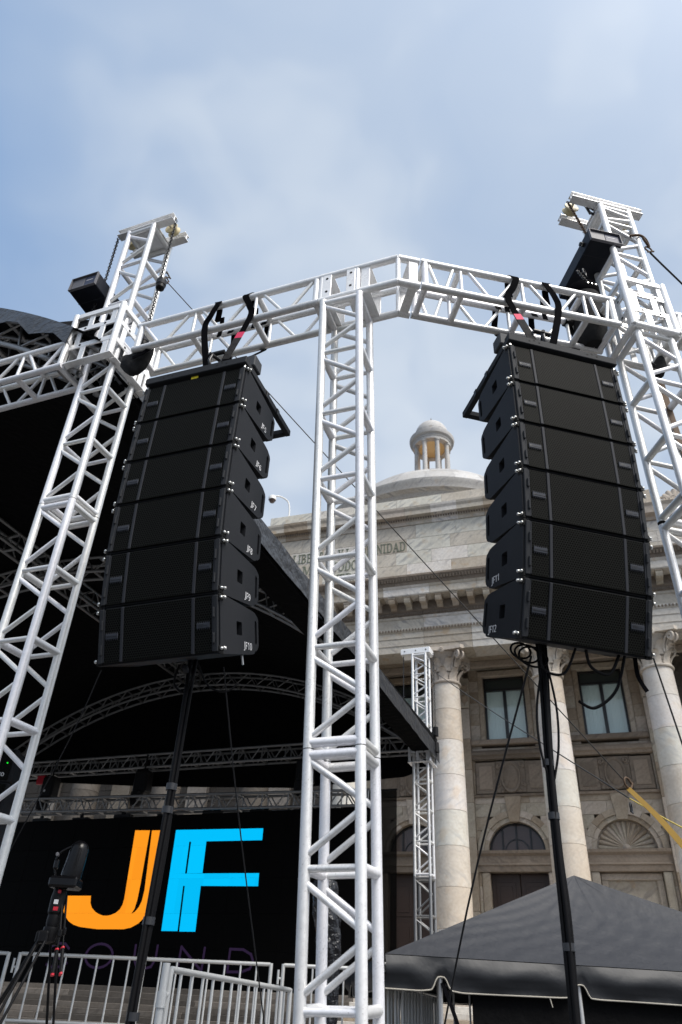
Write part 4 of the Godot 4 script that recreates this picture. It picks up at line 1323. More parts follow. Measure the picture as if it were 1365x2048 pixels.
	# hoists and lamps under the rear truss
	for q in [[-8.15, "black chain motor left on the rear truss with a red tag box"], [-5.85, "black chain motor in the middle of the rear truss above the orange letter"], [-2.3, "black chain motor on the rear truss behind the middle tower"]]:
		var o := thing("stage_motor", q[1], "chain motor", STAGE * at(q[0], 4.45, -9.6), "black motors on the stage trusses")
		slab(o, "body", Vector3(-0.16, 0.18, -0.14), Vector3(0.16, 0.62, 0.12), M.black_plastic, 0.04)
		part(o, "chain_bag", lathe([Vector2(0.005, -0.08), Vector2(0.10, -0.06), Vector2(0.13, 0.06), Vector2(0.12, 0.2), Vector2(0.005, 0.2)], 14), M.bag_cloth, at(-0.05, 0, 0.05))
		tube(o, "hook_stem", Vector3(0, 0.62, 0), Vector3(0, 0.95, 0), 0.02, M.black_plastic)
		if q[0] < -8:
			slab(o, "red_tag", Vector3(-0.36, 0.48, 0.0), Vector3(-0.162, 0.66, 0.06), M.red_plastic, 0.01)
			tube(o, "lamp_dot", Vector3(-0.02, 0.32, 0.121), Vector3(-0.02, 0.32, 0.127), 0.025, M.label_white)
	# video wall
	var vw := thing("video_wall", "large black video wall showing orange J and cyan F letters over SOUND", "video wall", STAGE)
	for i in 17:
		for k in 5:
			var x0 := -9.5 + i * 0.503
			var y0 := 1.40 + k * 0.544
			slab(vw, "panel", Vector3(x0, y0, -9.40), Vector3(x0 + 0.5, y0 + 0.541, -9.30), M.led_black, 0.0015)
	var J1 := PackedVector2Array([Vector2(-5.590, 3.873), Vector2(-5.266, 3.863), Vector2(-5.262, 2.95), Vector2(-5.270, 2.70), Vector2(-5.294, 2.56), Vector2(-5.345, 2.475), Vector2(-5.27, 2.51), Vector2(-5.205, 2.585), Vector2(-5.165, 2.68), Vector2(-5.15, 2.85), Vector2(-5.216, 3.861), Vector2(-4.975, 3.854), Vector2(-4.96, 2.75), Vector2(-4.985, 2.58), Vector2(-5.04, 2.44), Vector2(-5.16, 2.33), Vector2(-5.30, 2.265), Vector2(-5.449, 2.239), Vector2(-6.0, 2.235), Vector2(-6.378, 2.267), Vector2(-6.53, 2.30), Vector2(-6.656, 2.356), Vector2(-6.76, 2.44), Vector2(-6.84, 2.54), Vector2(-6.90, 2.65), Vector2(-6.94, 2.772), Vector2(-6.290, 2.769), Vector2(-6.266, 2.65), Vector2(-6.215, 2.575), Vector2(-6.128, 2.514), Vector2(-6.04, 2.475), Vector2(-5.938, 2.449), Vector2(-5.85, 2.446), Vector2(-5.769, 2.457), Vector2(-5.675, 2.49), Vector2(-5.60, 2.545), Vector2(-5.56, 2.62), Vector2(-5.547, 2.72)])
	letter_tiles(vw, "letter_j", [J1], "led_orange")
	# the F in pieces round its two slits
	var F := [
		PackedVector2Array([Vector2(-4.693, 3.851), Vector2(-2.905, 3.824), Vector2(-2.902, 3.629), Vector2(-4.022, 3.640), Vector2(-4.335, 3.6425), Vector2(-4.376, 3.643), Vector2(-4.690, 3.643)]),
		PackedVector2Array([Vector2(-4.690, 3.643), Vector2(-4.376, 3.643), Vector2(-4.366, 3.117), Vector2(-4.682, 3.117)]),
		PackedVector2Array([Vector2(-4.335, 3.643), Vector2(-4.022, 3.640), Vector2(-4.013, 3.117), Vector2(-4.325, 3.117)]),
		PackedVector2Array([Vector2(-4.682, 3.117), Vector2(-2.900, 3.101), Vector2(-2.894, 2.899), Vector2(-4.011, 2.914), Vector2(-4.679, 2.917)]),
		PackedVector2Array([Vector2(-4.679, 2.917), Vector2(-4.368, 2.917), Vector2(-4.345, 2.219), Vector2(-4.665, 2.219)]),
		PackedVector2Array([Vector2(-4.330, 2.917), Vector2(-4.011, 2.914), Vector2(-3.995, 2.213), Vector2(-4.307, 2.214)])]
	letter_tiles(vw, "letter_f", F, "led_cyan")
	# thin SOUND letters, barely lit
	var strokes := {
		"letter_s": [[Vector2(-6.52, 1.93), Vector2(-6.62, 2.0), Vector2(-6.78, 2.01), Vector2(-6.92, 1.95), Vector2(-6.93, 1.86), Vector2(-6.8, 1.80), Vector2(-6.6, 1.76)], [Vector2(-6.93, 1.68), Vector2(-6.8, 1.64), Vector2(-6.6, 1.65), Vector2(-6.50, 1.71)]],
		"letter_o": [[]],
		"letter_u": [[Vector2(-5.13, 2.0), Vector2(-5.12, 1.80), Vector2(-5.05, 1.69), Vector2(-4.9, 1.655), Vector2(-4.76, 1.69), Vector2(-4.69, 1.8), Vector2(-4.69, 2.0)]],
		"letter_n": [[Vector2(-4.24, 1.65), Vector2(-4.22, 1.99), Vector2(-3.78, 1.65), Vector2(-3.77, 1.98)]],
		"letter_d": [[Vector2(-3.30, 1.65), Vector2(-3.29, 1.97), Vector2(-3.05, 1.965), Vector2(-2.9, 1.9), Vector2(-2.85, 1.8), Vector2(-2.9, 1.70), Vector2(-3.05, 1.655), Vector2(-3.30, 1.65)]]}
	for i in 25:
		var t := TAU * i / 24.0
		(strokes["letter_o"][0] as Array).append(Vector2(-5.85 + cos(t) * 0.28, 1.83 + sin(t) * 0.18))
	for key in strokes:
		st = begin()
		for line in strokes[key]:
			for i in line.size() - 1:
				var a: Vector2 = line[i]
				var b: Vector2 = line[i + 1]
				var d := (b - a).normalized()
				add_box(st, Vector3((a.x + b.x) / 2, (a.y + b.y) / 2, -9.296 + 0.0006 * (i % 2)), Vector3((b - a).length() + 0.03, 0.038, 0.004), Basis(Vector3.BACK, d.angle()))
		part(vw, key, st.commit(), M.led_purple)
	for i in 9:
		slab(vw, "hanging_bracket", Vector3(-9.1 + i * 0.98, 4.115, -9.42), Vector3(-8.72 + i * 0.98, 4.16 + 0.02 * (i % 2), -9.30), M.black_plastic, 0.01)
		slab(vw, "hanging_hook", Vector3(-8.95 + i * 0.98, 4.17, -9.38), Vector3(-8.88 + i * 0.98, 4.23, -9.33), M.black_plastic, 0.008)
	var sc := thing("scrim", "thin black see-through scrim right of the video wall before the dark doorway", "drape", STAGE)
	slab(sc, "cloth", Vector3(-0.93, 0.9, -9.25), Vector3(-0.42, 4.35, -9.247), M.scrim, 0.0)
	tube(sc, "batten", Vector3(-0.94, 4.36, -9.248), Vector3(-0.41, 4.36, -9.248), 0.015, M.black_plastic)
	# far tower
	var fx := STAGE * at(-0.0948, 0, -9.745)
	var far := thing("truss_tower", "slim far truss tower in front of the marble column, hoist cap on top", "truss tower", fx)
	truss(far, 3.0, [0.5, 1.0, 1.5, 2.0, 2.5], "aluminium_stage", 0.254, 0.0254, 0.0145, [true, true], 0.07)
	truss(far, 3.9, [3.6, 4.1, 4.6, 5.1, 5.6, 6.1, 6.55], "aluminium", 0.254, 0.0254, 0.0145, [true, true], 3.07)
	slab(far, "cap_channel", Vector3(-0.36, 6.975, -0.14), Vector3(0.22, 7.09, 0.14), M.aluminium_plate, 0.004)
	for x in [-0.28, -0.06, 0.14]:
		tube(far, "bolt", Vector3(x, 7.035, 0.14), Vector3(x, 7.035, 0.146), 0.012, M.hole)
	tube(far, "hoist_cable", Vector3(-0.33, 6.97, 0.05), Vector3(-0.33, 6.0, 0.05), 0.008, M.chain_steel)
	var fs := thing("sleeve_block", "small sleeve block on the far tower where the roof edge ends", "sleeve block", fx, "sleeve blocks")
	sleeve(fs, 4.90, 5.43, 0.185, 2)
	var fh := thing("chain_hoist", "small dark hoist beside the far tower above the roof flap", "chain hoist", fx, "chain hoists")
	slab(fh, "housing", Vector3(-0.42, 5.85, -0.3), Vector3(-0.2, 6.0, 0.14), M.hoist_paint, 0.008)
	slab(fh, "name_plate", Vector3(-0.41, 5.87, 0.141), Vector3(-0.21, 5.985, 0.146), M.panel_blue, 0.003)
	var fc := thing("hoist_chain", "dark chain with black stopper along the right of the far tower", "chain", Transform3D(), "hoist chains")
	chain(fc, "links", fx * Vector3(0.26, 6.97, 0.05), fx * Vector3(0.27, 5.0, 0.05), "chain_steel", 0.05)
	part(fc, "stopper", lathe([Vector2(0.01, -0.08), Vector2(0.05, -0.08), Vector2(0.05, 0.08), Vector2(0.01, 0.08)], 12), M.black_plastic, Transform3D(Basis(), fx * Vector3(0.268, 5.45, 0.05)))
	part(fc, "stopper", lathe([Vector2(0.01, -0.07), Vector2(0.06, -0.07), Vector2(0.05, 0.10), Vector2(0.01, 0.10)], 12), M.black_plastic, Transform3D(Basis(), fx * Vector3(0.27, 5.15, 0.05)))
	# trestle ladder at the foot
	var ld := thing("step_ladder", "grey aluminium step ladder at the foot of the far tower, under the tent edge", "ladder", Transform3D(STAGE.basis, fx * Vector3(-0.02, 0, 0.75)))
	for q in [-1, 1]:
		tube(ld, "rail", Vector3(-0.2, 0, q * 0.3), Vector3(-0.14, 1.55, q * 0.06), 0.02, M.galvanised)
		tube(ld, "rail", Vector3(0.2, 0, q * 0.3), Vector3(0.14, 1.55, q * 0.06), 0.02, M.galvanised)
	for k in 5:
		slab(ld, "step", Vector3(-0.18 + k * 0.008, 0.25 + k * 0.28, 0.20 - k * 0.043), Vector3(0.18 - k * 0.008, 0.275 + k * 0.28, 0.29 - k * 0.043), M.galvanised, 0.003)
	tube(ld, "stay", Vector3(-0.16, 1.0, 0.12), Vector3(0.17, 1.35, -0.1), 0.012, M.galvanised)
	# another speaker column at the left picture edge
	var sp := thing("speaker_column", "dark speaker column at the left picture edge with a green indicator light", "speaker", Transform3D(Basis(Vector3.UP, 0.12), Vector3(-4.02, 2.45, -9.3)))
	for k in 3:
		slab(sp, "cabinet", Vector3(-0.36, k * 0.4 + 0.002, -0.4), Vector3(0.2, k * 0.4 + 0.395, -0.02), M.speaker_paint, 0.01)
		slab(sp, "grille", Vector3(-0.34, k * 0.4 + 0.02, -0.019), Vector3(0.16, k * 0.4 + 0.375, -0.004), M.grille, 0.004)
	part(sp, "badge_lettering", text_mesh("VIO", 0.06, 0.002, "Droid Sans", true), M.label_white, at(0.06, 0.88, 0.0))
	tube(sp, "indicator_lamp", Vector3(0.11, 1.02, -0.004), Vector3(0.11, 1.02, 0.002), 0.009, M.led_green)
	for q in [-1, 1]:
		tube(sp, "stand_leg", Vector3(-0.08 + q * 0.2, -2.45, -0.2), Vector3(-0.08 + q * 0.2, 0.0, -0.2), 0.025, M.galvanised)

func letter_tiles(wall: Node3D, called: String, shapes: Array, glow: String) -> void:
	# the lit letter is cut along the panel joints; neighbouring panels differ a little in brightness
	var sts := [begin(), begin(), begin()]
	var any := [false, false, false]
	for i in 17:
		for k in 5:
			var x0 := -9.5 + i * 0.503
			var y0 := 1.40 + k * 0.544
			var cell := PackedVector2Array([Vector2(x0 - 0.0005, y0 - 0.0005), Vector2(x0 + 0.5005, y0 - 0.0005), Vector2(x0 + 0.5005, y0 + 0.5415), Vector2(x0 - 0.0005, y0 + 0.5415)])
			var v := (i * 5 + k * 3 + i * k) % 3
			for poly in shapes:
				for pc in Geometry2D.intersect_polygons(poly, cell):
					if pc.size() > 2:
						extrude_into(sts[v], pc, -9.298, -9.292)
						any[v] = true
	for v in 3:
		if any[v]:
			part(wall, called, (sts[v] as SurfaceTool).commit(), M[glow] if v == 0 else M["%s_%d" % [glow, v]])

# ---------------------------------------------------------------- tent, barricades, tripod
func build_ground_things() -> void:
	# tent: frame canopy 5.6 x 3.5 m, peak in the middle
	var tx := Transform3D(Basis(Vector3(0.998, 0, -0.068), Vector3.UP, Vector3(0.068, 0, 0.998)).orthonormalized(), Vector3(0.712, 0, -8.972))
	var tent := thing("tent", "dark grey pyramid frame tent with sagging black valance on the right", "tent", tx)
	var W := 5.6
	var D := 3.5
	var eave := 1.63
	var peak := Vector3(W / 2 + 0.02, 2.80, -D / 2)
	var corners := [Vector3(0, eave, 0), Vector3(W, eave, 0), Vector3(W, eave, -D), Vector3(0, eave, -D)]
	rng.seed = 4
	for f in 4:
		var a: Vector3 = corners[f]
		var b: Vector3 = corners[(f + 1) % 4]
		var st := begin()
		st.set_smooth_group(0)
		var N := 64
		var R := 28
		var nrm := (b - a).cross(peak - a).normalized()
		var grid := []
		for j in R + 1:
			var v := j / float(R)
			var row := []
			for i in N + 1:
				var u := i / float(N)
				var p := a.lerp(b, u).lerp(peak, v)
				# cloth hangs a little between the rafters, with pull wrinkles from the corners
				var sag := -0.075 * sin(PI * u) * sin(PI * v) * 1.4
				var wr := 0.0
				if j > 0 and j < R and i > 0 and i < N:
					var ed := minf(v * 4.0, 1.0)
					wr = 0.8 * ed * (0.010 * sin(u * 19.0 + v * 23.0 + f) * sin(PI * u) * (1.0 - v) + 0.007 * sin(u * 61.0 - v * 31.0 + 1.5 * sin(v * 9.0)) * (1 - v) + 0.006 * sin(v * 70.0 + u * 22.0 + 2.0 * sin(u * 13.0)) * pow(absf(2.0 * u - 1.0), 1.5) * (1 - v))
					# sewn seams
					for sm in [0.25, 0.5, 0.75]:
						wr += 0.006 * exp(-pow((u - sm) * 90.0, 2.0))
				row.append(p + nrm * (sag + wr) + Vector3(0, 0.02, 0))
			grid.append(row)
		for j in R:
			for i in N:
				for t in [[0, 0, 0, 1, 1, 1], [0, 0, 1, 1, 1, 0]]:
					var q := [grid[j + t[0]][i + t[1]], grid[j + t[2]][i + t[3]], grid[j + t[4]][i + t[5]]]
					var order := [0, 1, 2] if (q[1] - q[0]).cross(q[2] - q[0]).dot(nrm) < 0 else [0, 2, 1]
					for k in order:
						st.add_vertex(q[k])
		st.index()
		st.generate_normals()
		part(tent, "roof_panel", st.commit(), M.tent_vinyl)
	# valance with scalloped gaps at the legs and a pale hem
	for f in 4:
		var a: Vector3 = corners[f]
		var b: Vector3 = corners[(f + 1) % 4]
		var l := (b - a).length()
		var dir := (b - a).normalized()
		var out := dir.cross(Vector3.UP).normalized()
		if out.dot(a + b - (corners[0] + corners[2])) < 0:
			out = -out
		var gaps: Array = [0.585, 2.06, 3.54, 5.015] if f % 2 == 0 else [0.5, 1.75, 3.0]
		var st := begin()
		var hem := PackedVector3Array()
		var n := int(l / 0.022)
		var rows := []
		for i in n + 1:
			var s := l * i / n
			var lift := 0.0
			var near := 9.0
			for g in gaps:
				near = minf(near, absf(s - g))
			lift = 0.115 * exp(-pow(near / 0.075, 4.0))
			var sagb := -0.035 * smoothstep(0.05, 0.25, near) * (0.7 + 0.3 * sin(s * 2.1))
			var bot := 1.365 + lift + sagb * 0.5
			var col := []
			for k in 6:
				var v := k / 5.0
				var bulge := 0.05 * sin(PI * v * 1.0) * smoothstep(0.0, 0.35, near) + 0.02 * sin(s * 9.0 + v * 5.0) * v
				bulge -= 0.045 * smoothstep(0.5, 0.9, v) * smoothstep(0.0, 0.35, near)
				bulge = maxf(bulge, -0.012)
				col.append(a + dir * s + Vector3(0, lerpf(0.012, bot - eave, v), 0) + out * (0.012 + bulge))
			rows.append(col)
			hem.append(col[5] + Vector3(0, -0.009, 0) + out * 0.004)
		for i in n:
			for k in 5:
				var q := [rows[i][k], rows[i + 1][k], rows[i + 1][k + 1], rows[i][k + 1]]
				for t in [[0, 1, 2], [0, 2, 3]]:
					var order: Array = t if (q[t[1]] - q[t[0]]).cross(q[t[2]] - q[t[0]]).dot(out) < 0 else [t[0], t[2], t[1]]
					for m in order:
						st.add_vertex(q[m])
		st.index()
		st.generate_normals()
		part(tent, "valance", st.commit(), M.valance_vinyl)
		var sh := begin()
		add_pipe(sh, hem, 0.008, 6)
		part(tent, "hem", sh.commit(), M.hem_white)
		tube(tent, "eave_pole", a + Vector3(0, -0.07, 0) - out * 0.06, b + Vector3(0, -0.07, 0) - out * 0.06, 0.02, M.pole_steel)
		tube(tent, "rafter", a.lerp(peak, 0.04) + Vector3(0, -0.10, 0), peak + Vector3(0, -0.12, 0), 0.02, M.pole_steel)
		if f == 0 or f == 2:
			for g in gaps:
				var p: Vector3 = a + dir * g - out * 0.05
				tube(tent, "leg", Vector3(p.x, 0, p.z), Vector3(p.x, eave, p.z), 0.024, M.pole_steel)
	for q in [[1.72, 0.2], [3.15, -0.25]]:
		tube(tent, "tie_cord", Vector3(q[0], 1.35, 0.0), Vector3(q[0] + q[1] * 0.1, 1.26, 0.01), 0.006, M.hem_white)
	slab(tent, "side_wall", Vector3(0.93, 0.02, -0.09), Vector3(5.55, 1.56, -0.08), M.black_cloth, 0.0)
	slab(tent, "back_wall", Vector3(1.75, 0.02, -3.4), Vector3(5.55, 1.55, -3.39), M.black_cloth, 0.0)
	strap(tent, "guy_strap", [Vector3(0.60, 1.42, -0.02), Vector3(0.72, 1.0, 0.2), Vector3(0.95, 0.02, 0.5)], Vector3(1, 0, 0), 0.04, M.webbing)

	# barricades: one panel, then copies
	var first: Node3D
	var B := [
		["steel crowd barricade in the middle, seen through below the letters", Vector3(-3.62, 0.56, -10.57), Vector3(-0.53, 0.585, -10.54), 1.0],
		["steel crowd barricade at the far left behind the tripod", Vector3(-6.9, 0.54, -10.6), Vector3(-3.72, 0.555, -10.57), 1.0],
		["steel crowd barricade behind the middle tower, hinged to its left neighbour", Vector3(-0.42, 0.585, -10.54), Vector3(2.6, 0.6, -10.5), 1.0],
		["nearest steel crowd barricade, angled away, left of the middle tower", Vector3(-0.993, 0.27, -5.93), Vector3(-0.236, 0.27, -8.54), 1.0]]
	for i in B.size():
		var a: Vector3 = B[i][1]
		var d: Vector3 = B[i][2] - a
		var l := d.length()
		d = d.normalized()
		var xf := Transform3D(Basis(d, Vector3.UP, d.cross(Vector3.UP).normalized()), a)
		var o := thing("barricade", B[i][0], "barricade", xf, "crowd barricades")
		var top := 1.0
		tube(o, "top_rail", Vector3(0.03, top, 0), Vector3(l - 0.03, top, 0), 0.021, M.galvanised)
		tube(o, "bottom_rail", Vector3(0.03, 0.33, 0), Vector3(l - 0.03, 0.33, 0), 0.019, M.galvanised)
		for x in [0.02, l - 0.02]:
			tube(o, "post", Vector3(x, 0.03, 0), Vector3(x, top + 0.012, 0), 0.022, M.galvanised)
			slab(o, "foot", Vector3(x - 0.02, 0, -0.3), Vector3(x + 0.02, 0.028, 0.3), M.galvanised, 0.004)
		var n := int(l / 0.185)
		for k in range(1, n):
			tube(o, "bar", Vector3(l * k / n, 0.33, 0), Vector3(l * k / n, top, 0), 0.0115, M.galvanised)
		tube(o, "hook", Vector3(-0.035, top - 0.14, 0), Vector3(0.0, top - 0.14, 0), 0.014, M.galvanised)
		tube(o, "hook", Vector3(-0.035, top - 0.2, 0), Vector3(-0.035, top - 0.05, 0), 0.014, M.galvanised)
		if i == 3:
			tube(o, "hinge_post", Vector3(-0.10, 0.03, 0.02), Vector3(-0.10, top + 0.03, 0.02), 0.026, M.galvanised)
			tube(o, "hinge_collar", Vector3(-0.10, top - 0.22, 0.02), Vector3(-0.10, top - 0.13, 0.02), 0.034, M.galvanised)
			tube(o, "hinge_arm", Vector3(-0.10, top - 0.175, 0.02), Vector3(0.02, top - 0.14, 0), 0.016, M.galvanised)
	for k in 4:
		var o := thing("barricade", ["stacked galvanised barricade panel nearest the step ladder", "second galvanised barricade panel in the stack right of the middle tower", "third galvanised barricade panel in the stack right of the middle tower", "leftmost barricade panel of the stack beside the middle tower"][k], "barricade", Transform3D(Basis(Vector3.UP, 1.25), Vector3(1.02 - k * 0.085, 0, -10.2)), "stacked barricade panels")
		for q in [0.0, 2.2]:
			tube(o, "post", Vector3(q, 0, 0), Vector3(q, 1.42, 0), 0.021, M.galvanised)
		tube(o, "top_rail", Vector3(0, 1.41, 0), Vector3(2.2, 1.41, 0), 0.02, M.galvanised)
		for j in 11:
			tube(o, "bar", Vector3(0.18 + j * 0.18, 0.3, 0), Vector3(0.18 + j * 0.18, 1.41, 0), 0.0115, M.galvanised)

	# tripod with a hooded camera
	var tp := thing("camera_tripod", "black video tripod with red tipped pan handles, in front of the video wall", "tripod", at(-2.31, 0.27, -7.4).scaled_local(Vector3(0.68, 1.0, 0.68)))
	part(tp, "fluid_head", lathe([Vector2(0.01, 1.33), Vector2(0.075, 1.33), Vector2(0.085, 1.36), Vector2(0.078, 1.42), Vector2(0.095, 1.44), Vector2(0.095, 1.56), Vector2(0.08, 1.62), Vector2(0.01, 1.62)], 24), M.tripod_black)
	slab(tp, "brand_plate", Vector3(-0.02, 1.50, 0.09), Vector3(0.035, 1.535, 0.097), M.label_white, 0.001)
	slab(tp, "red_mark", Vector3(-0.01, 1.45, 0.092), Vector3(0.05, 1.48, 0.0965), M.red_plastic, 0.001)
	slab(tp, "red_knob", Vector3(0.0, 1.585, 0.07), Vector3(0.04, 1.615, 0.1), M.red_plastic, 0.008)
	part(tp, "bowl", lathe([Vector2(0.01, 1.20), Vector2(0.08, 1.22), Vector2(0.10, 1.30), Vector2(0.095, 1.328), Vector2(0.01, 1.328)], 20), M.tripod_black)
	var feet := [Vector3(-0.86, 0.0, 0.14), Vector3(0.26, 0.0, -0.62), Vector3(-0.40, 0.0, 0.86)]
	for f in feet:
		var topp: Vector3 = f.normalized() * 0.10 + Vector3(0, 1.25, 0)
		var side: Vector3 = f.normalized().cross(Vector3.UP) * 0.055
		var knee: Vector3 = topp.lerp(f, 0.55)
		slab(tp, "shoulder", topp - Vector3(0.06, 0.05, 0.06), topp + Vector3(0.06, 0.045, 0.06), M.tripod_black, 0.015)
		for q in [-1, 1]:
			tube(tp, "upper_leg", topp + side * q, knee + side * q * 0.9, 0.016, M.tripod_black)
			tube(tp, "lower_leg", knee + side * q * 0.75, f + side * q * 0.4, 0.014, M.tripod_black)
		slab(tp, "leg_clamp", knee - Vector3(0.07, 0.055, 0.05), knee + Vector3(0.07, 0.055, 0.05), M.tripod_black, 0.018)
	for q in [[Vector3(0.06, 1.54, 0.03), Vector3(0.15, 1.28, 0.10), Vector3(0.19, 0.98, 0.16)], [Vector3(0.09, 1.58, -0.02), Vector3(0.17, 1.30, 0.02), Vector3(0.27, 0.99, 0.10)]]:
		tube(tp, "pan_handle", q[0], q[1], 0.014, M.tripod_black)
		tube(tp, "pan_handle", q[1], (q[1] as Vector3).lerp(q[2], 0.4), 0.011, M.tripod_black)
		tube(tp, "grip", (q[1] as Vector3).lerp(q[2], 0.4), q[2], 0.021, M.black_plastic)
		tube(tp, "grip_ring", (q[1] as Vector3).lerp(q[2], 0.38), (q[1] as Vector3).lerp(q[2], 0.42), 0.025, M.red_plastic)
		tube(tp, "grip_tip", (q[1] as Vector3).lerp(q[2], 0.98), (q[1] as Vector3).lerp(q[2], 1.03), 0.023, M.red_plastic)
		slab(tp, "handle_clamp", q[1] - Vector3(0.025, 0.03, 0.025), q[1] + Vector3(0.025, 0.03, 0.025), M.tripod_black, 0.01)
	var cm := thing("video_camera", "black camera under a glossy black round hood on the tripod", "camera", at(-2.28, 1.895, -7.38).scaled_local(Vector3(0.70, 0.92, 0.70)))
	slab(cm, "base_tray", Vector3(-0.165, 0.0, -0.15), Vector3(0.19, 0.10, 0.16), M.camera_black, 0.03)
	part(cm, "hood", lathe([Vector2(0.005, 0.0), Vector2(0.125, 0.0), Vector2(0.128, 0.02), Vector2(0.115, 0.26), Vector2(0.095, 0.31), Vector2(0.05, 0.335), Vector2(0.005, 0.34)], 32, 1.2), M.camera_black, Transform3D(Basis(Vector3.BACK, -0.14), Vector3(0.055, 0.10, 0.0)))
	pipe(cm, "side_arm", [Vector3(-0.12, 0.1, 0.05), Vector3(-0.16, 0.22, 0.07), Vector3(-0.13, 0.31, 0.06), Vector3(0.0, 0.38, 0.03)], 0.014, M.camera_black)
	part(cm, "knob", lathe([Vector2(0.002, -0.02), Vector2(0.018, -0.02), Vector2(0.02, 0.0), Vector2(0.018, 0.02), Vector2(0.002, 0.02)], 14), M.panel_grey, Transform3D(Basis(Vector3.RIGHT, 1.4), Vector3(-0.15, 0.29, 0.09)))
	slab(cm, "arm_pivot", Vector3(-0.17, 0.16, 0.04), Vector3(-0.11, 0.25, 0.10), M.camera_black, 0.015)
	# round lens seen at the left edge
	var ln := thing("stage_lamp", "black lamp housing with a pale round lens ring at the left picture edge", "lamp", Transform3D(Basis(Vector3.UP, 0.25), Vector3(-2.80, 1.33, -7.0)))
	part(ln, "housing", lathe([Vector2(0.005, -0.2), Vector2(0.12, -0.2), Vector2(0.14, -0.1), Vector2(0.13, 0.05), Vector2(0.10, 0.055), Vector2(0.005, 0.055)], 24), M.bag_cloth, Transform3D(Basis(Vector3.RIGHT, PI / 2), Vector3(0, 0.16, 0)))
	part(ln, "lens_ring", lathe([Vector2(0.035, 0.055), Vector2(0.068, 0.056), Vector2(0.066, 0.07), Vector2(0.037, 0.07)], 24), M.pulley_nylon, Transform3D(Basis(Vector3.RIGHT, PI / 2), Vector3(0, 0.16, 0)))
	part(ln, "cloth_skirt", lathe([Vector2(0.10, -1.05), Vector2(0.13, -0.6), Vector2(0.14, -0.2), Vector2(0.12, 0.1), Vector2(0.05, 0.22), Vector2(0.003, 0.24)], 20), M.bag_cloth, at(0, 0.0, -0.1))
	# wrapped gear behind the middle tower
	var wb := thing("wrapped_stand", "lamp stand wrapped in shiny crumpled black plastic behind the middle tower", "wrapped stand", at(0.10, 0.0, -7.9))
	var stw := begin()
	var nz := FastNoiseLite.new()
	nz.seed = 9
	nz.frequency = 4.0
	nz.noise_type = FastNoiseLite.TYPE_CELLULAR
	nz.cellular_return_type = FastNoiseLite.RETURN_DISTANCE2_SUB
	var rows := []
	for j in 27:
		var v := j / 26.0
		var row := []
		var rad := lerpf(0.10, 0.19, smoothstep(0.35, 0.75, v)) * (1.0 if v < 0.9 else sqrt(maxf(0.02, 1.0 - pow((v - 0.9) / 0.1, 2.0))))
		for i in 28:
			var t := TAU * i / 28.0
			var p := Vector3(cos(t), 0, sin(t))
			var r := rad * (1.0 + 0.45 * nz.get_noise_3d(p.x * 0.25, v * 1.3, p.z * 0.25))
			row.append(p * r + Vector3(0.05 * sin(v * 5.0), 0.75 + v * 1.45, 0))
		rows.append(row)
	for j in 26:
		for i in 28:
			var i2 := (i + 1) % 28
			for t in [[rows[j][i], rows[j][i2], rows[j + 1][i2]], [rows[j][i], rows[j + 1][i2], rows[j + 1][i]]]:
				var c: Vector3 = (t[0] + t[1] + t[2]) / 3.0
				var nn: Vector3 = (t[1] - t[0]).cross(t[2] - t[0]).normalized()
				if nn.dot(Vector3(c.x, 0, c.z)) < 0:
					nn = -nn
				tri(stw, t[0], t[1], t[2], nn)
	part(wb, "plastic_wrap", stw.commit(), M.bag_film)
	tube(wb, "stand_pole", Vector3(0, 0.02, 0), Vector3(0, 0.85, 0), 0.03, M.tripod_black)
	slab(wb, "stand_base", Vector3(-0.25, 0.0, -0.25), Vector3(0.25, 0.03, 0.25), M.tripod_black, 0.01)

# ---------------------------------------------------------------- the marble building
func marble(called: String) -> Material:
	return M["%s_%d" % [called, rng.randi() % 5]]

func block_course(parent: Node, called: String, u0: float, u1: float, y0: float, y1: float, z: float, depth: float, length: float, stone: String, shift: float, holes: Array = []) -> void:
	# one course of stone blocks between u0 and u1, leaving the holes [ua, ub] open
	var spans := [[u0, u1]]
	for h in holes:
		var next := []
		for s in spans:
			if h[1] <= s[0] or h[0] >= s[1]:
				next.append(s)
			else:
				if h[0] > s[0] + 0.06:
					next.append([s[0], h[0]])
				if h[1] < s[1] - 0.06:
					next.append([h[1], s[1]])
		spans = next
	for s in spans:
		var l: float = s[1] - s[0]
		var n := maxi(1, roundi(l / length))
		var cuts := [s[0]]
		for i in range(1, n):
			cuts.append(s[0] + l * (i + shift * (0.5 if n > 1 else 0.0)) / (n + (0.5 if shift > 0.0 else 0.0)))
		cuts.append(s[1])
		for i in cuts.size() - 1:
			var g := 0.006
			var c := Vector3((cuts[i] + cuts[i + 1]) / 2, (y0 + y1) / 2, z - depth / 2 + rng.randf_range(-0.004, 0.004))
			var flip := Basis(Vector3.BACK, PI) if rng.randf() < 0.4 else Basis()
			part(parent, called, box(Vector3(cuts[i + 1] - cuts[i] - g, y1 - y0 - g, depth), 0.008), marble(stone), Transform3D(flip, c))

func half_ring(cx: float, cy: float, r0: float, r1: float, z0: float, z1: float, seg := 20, a0 := 0.0, a1 := PI) -> ArrayMesh:
	var poly := PackedVector2Array()
	for i in seg + 1:
		var t := lerpf(a0, a1, i / float(seg))
		poly.append(Vector2(cx + cos(t) * r1, cy + sin(t) * r1))
	for i in seg + 1:
		var t := lerpf(a1, a0, i / float(seg))
		poly.append(Vector2(cx + cos(t) * r0, cy + sin(t) * r0))
	return extrude(poly, z0, z1)

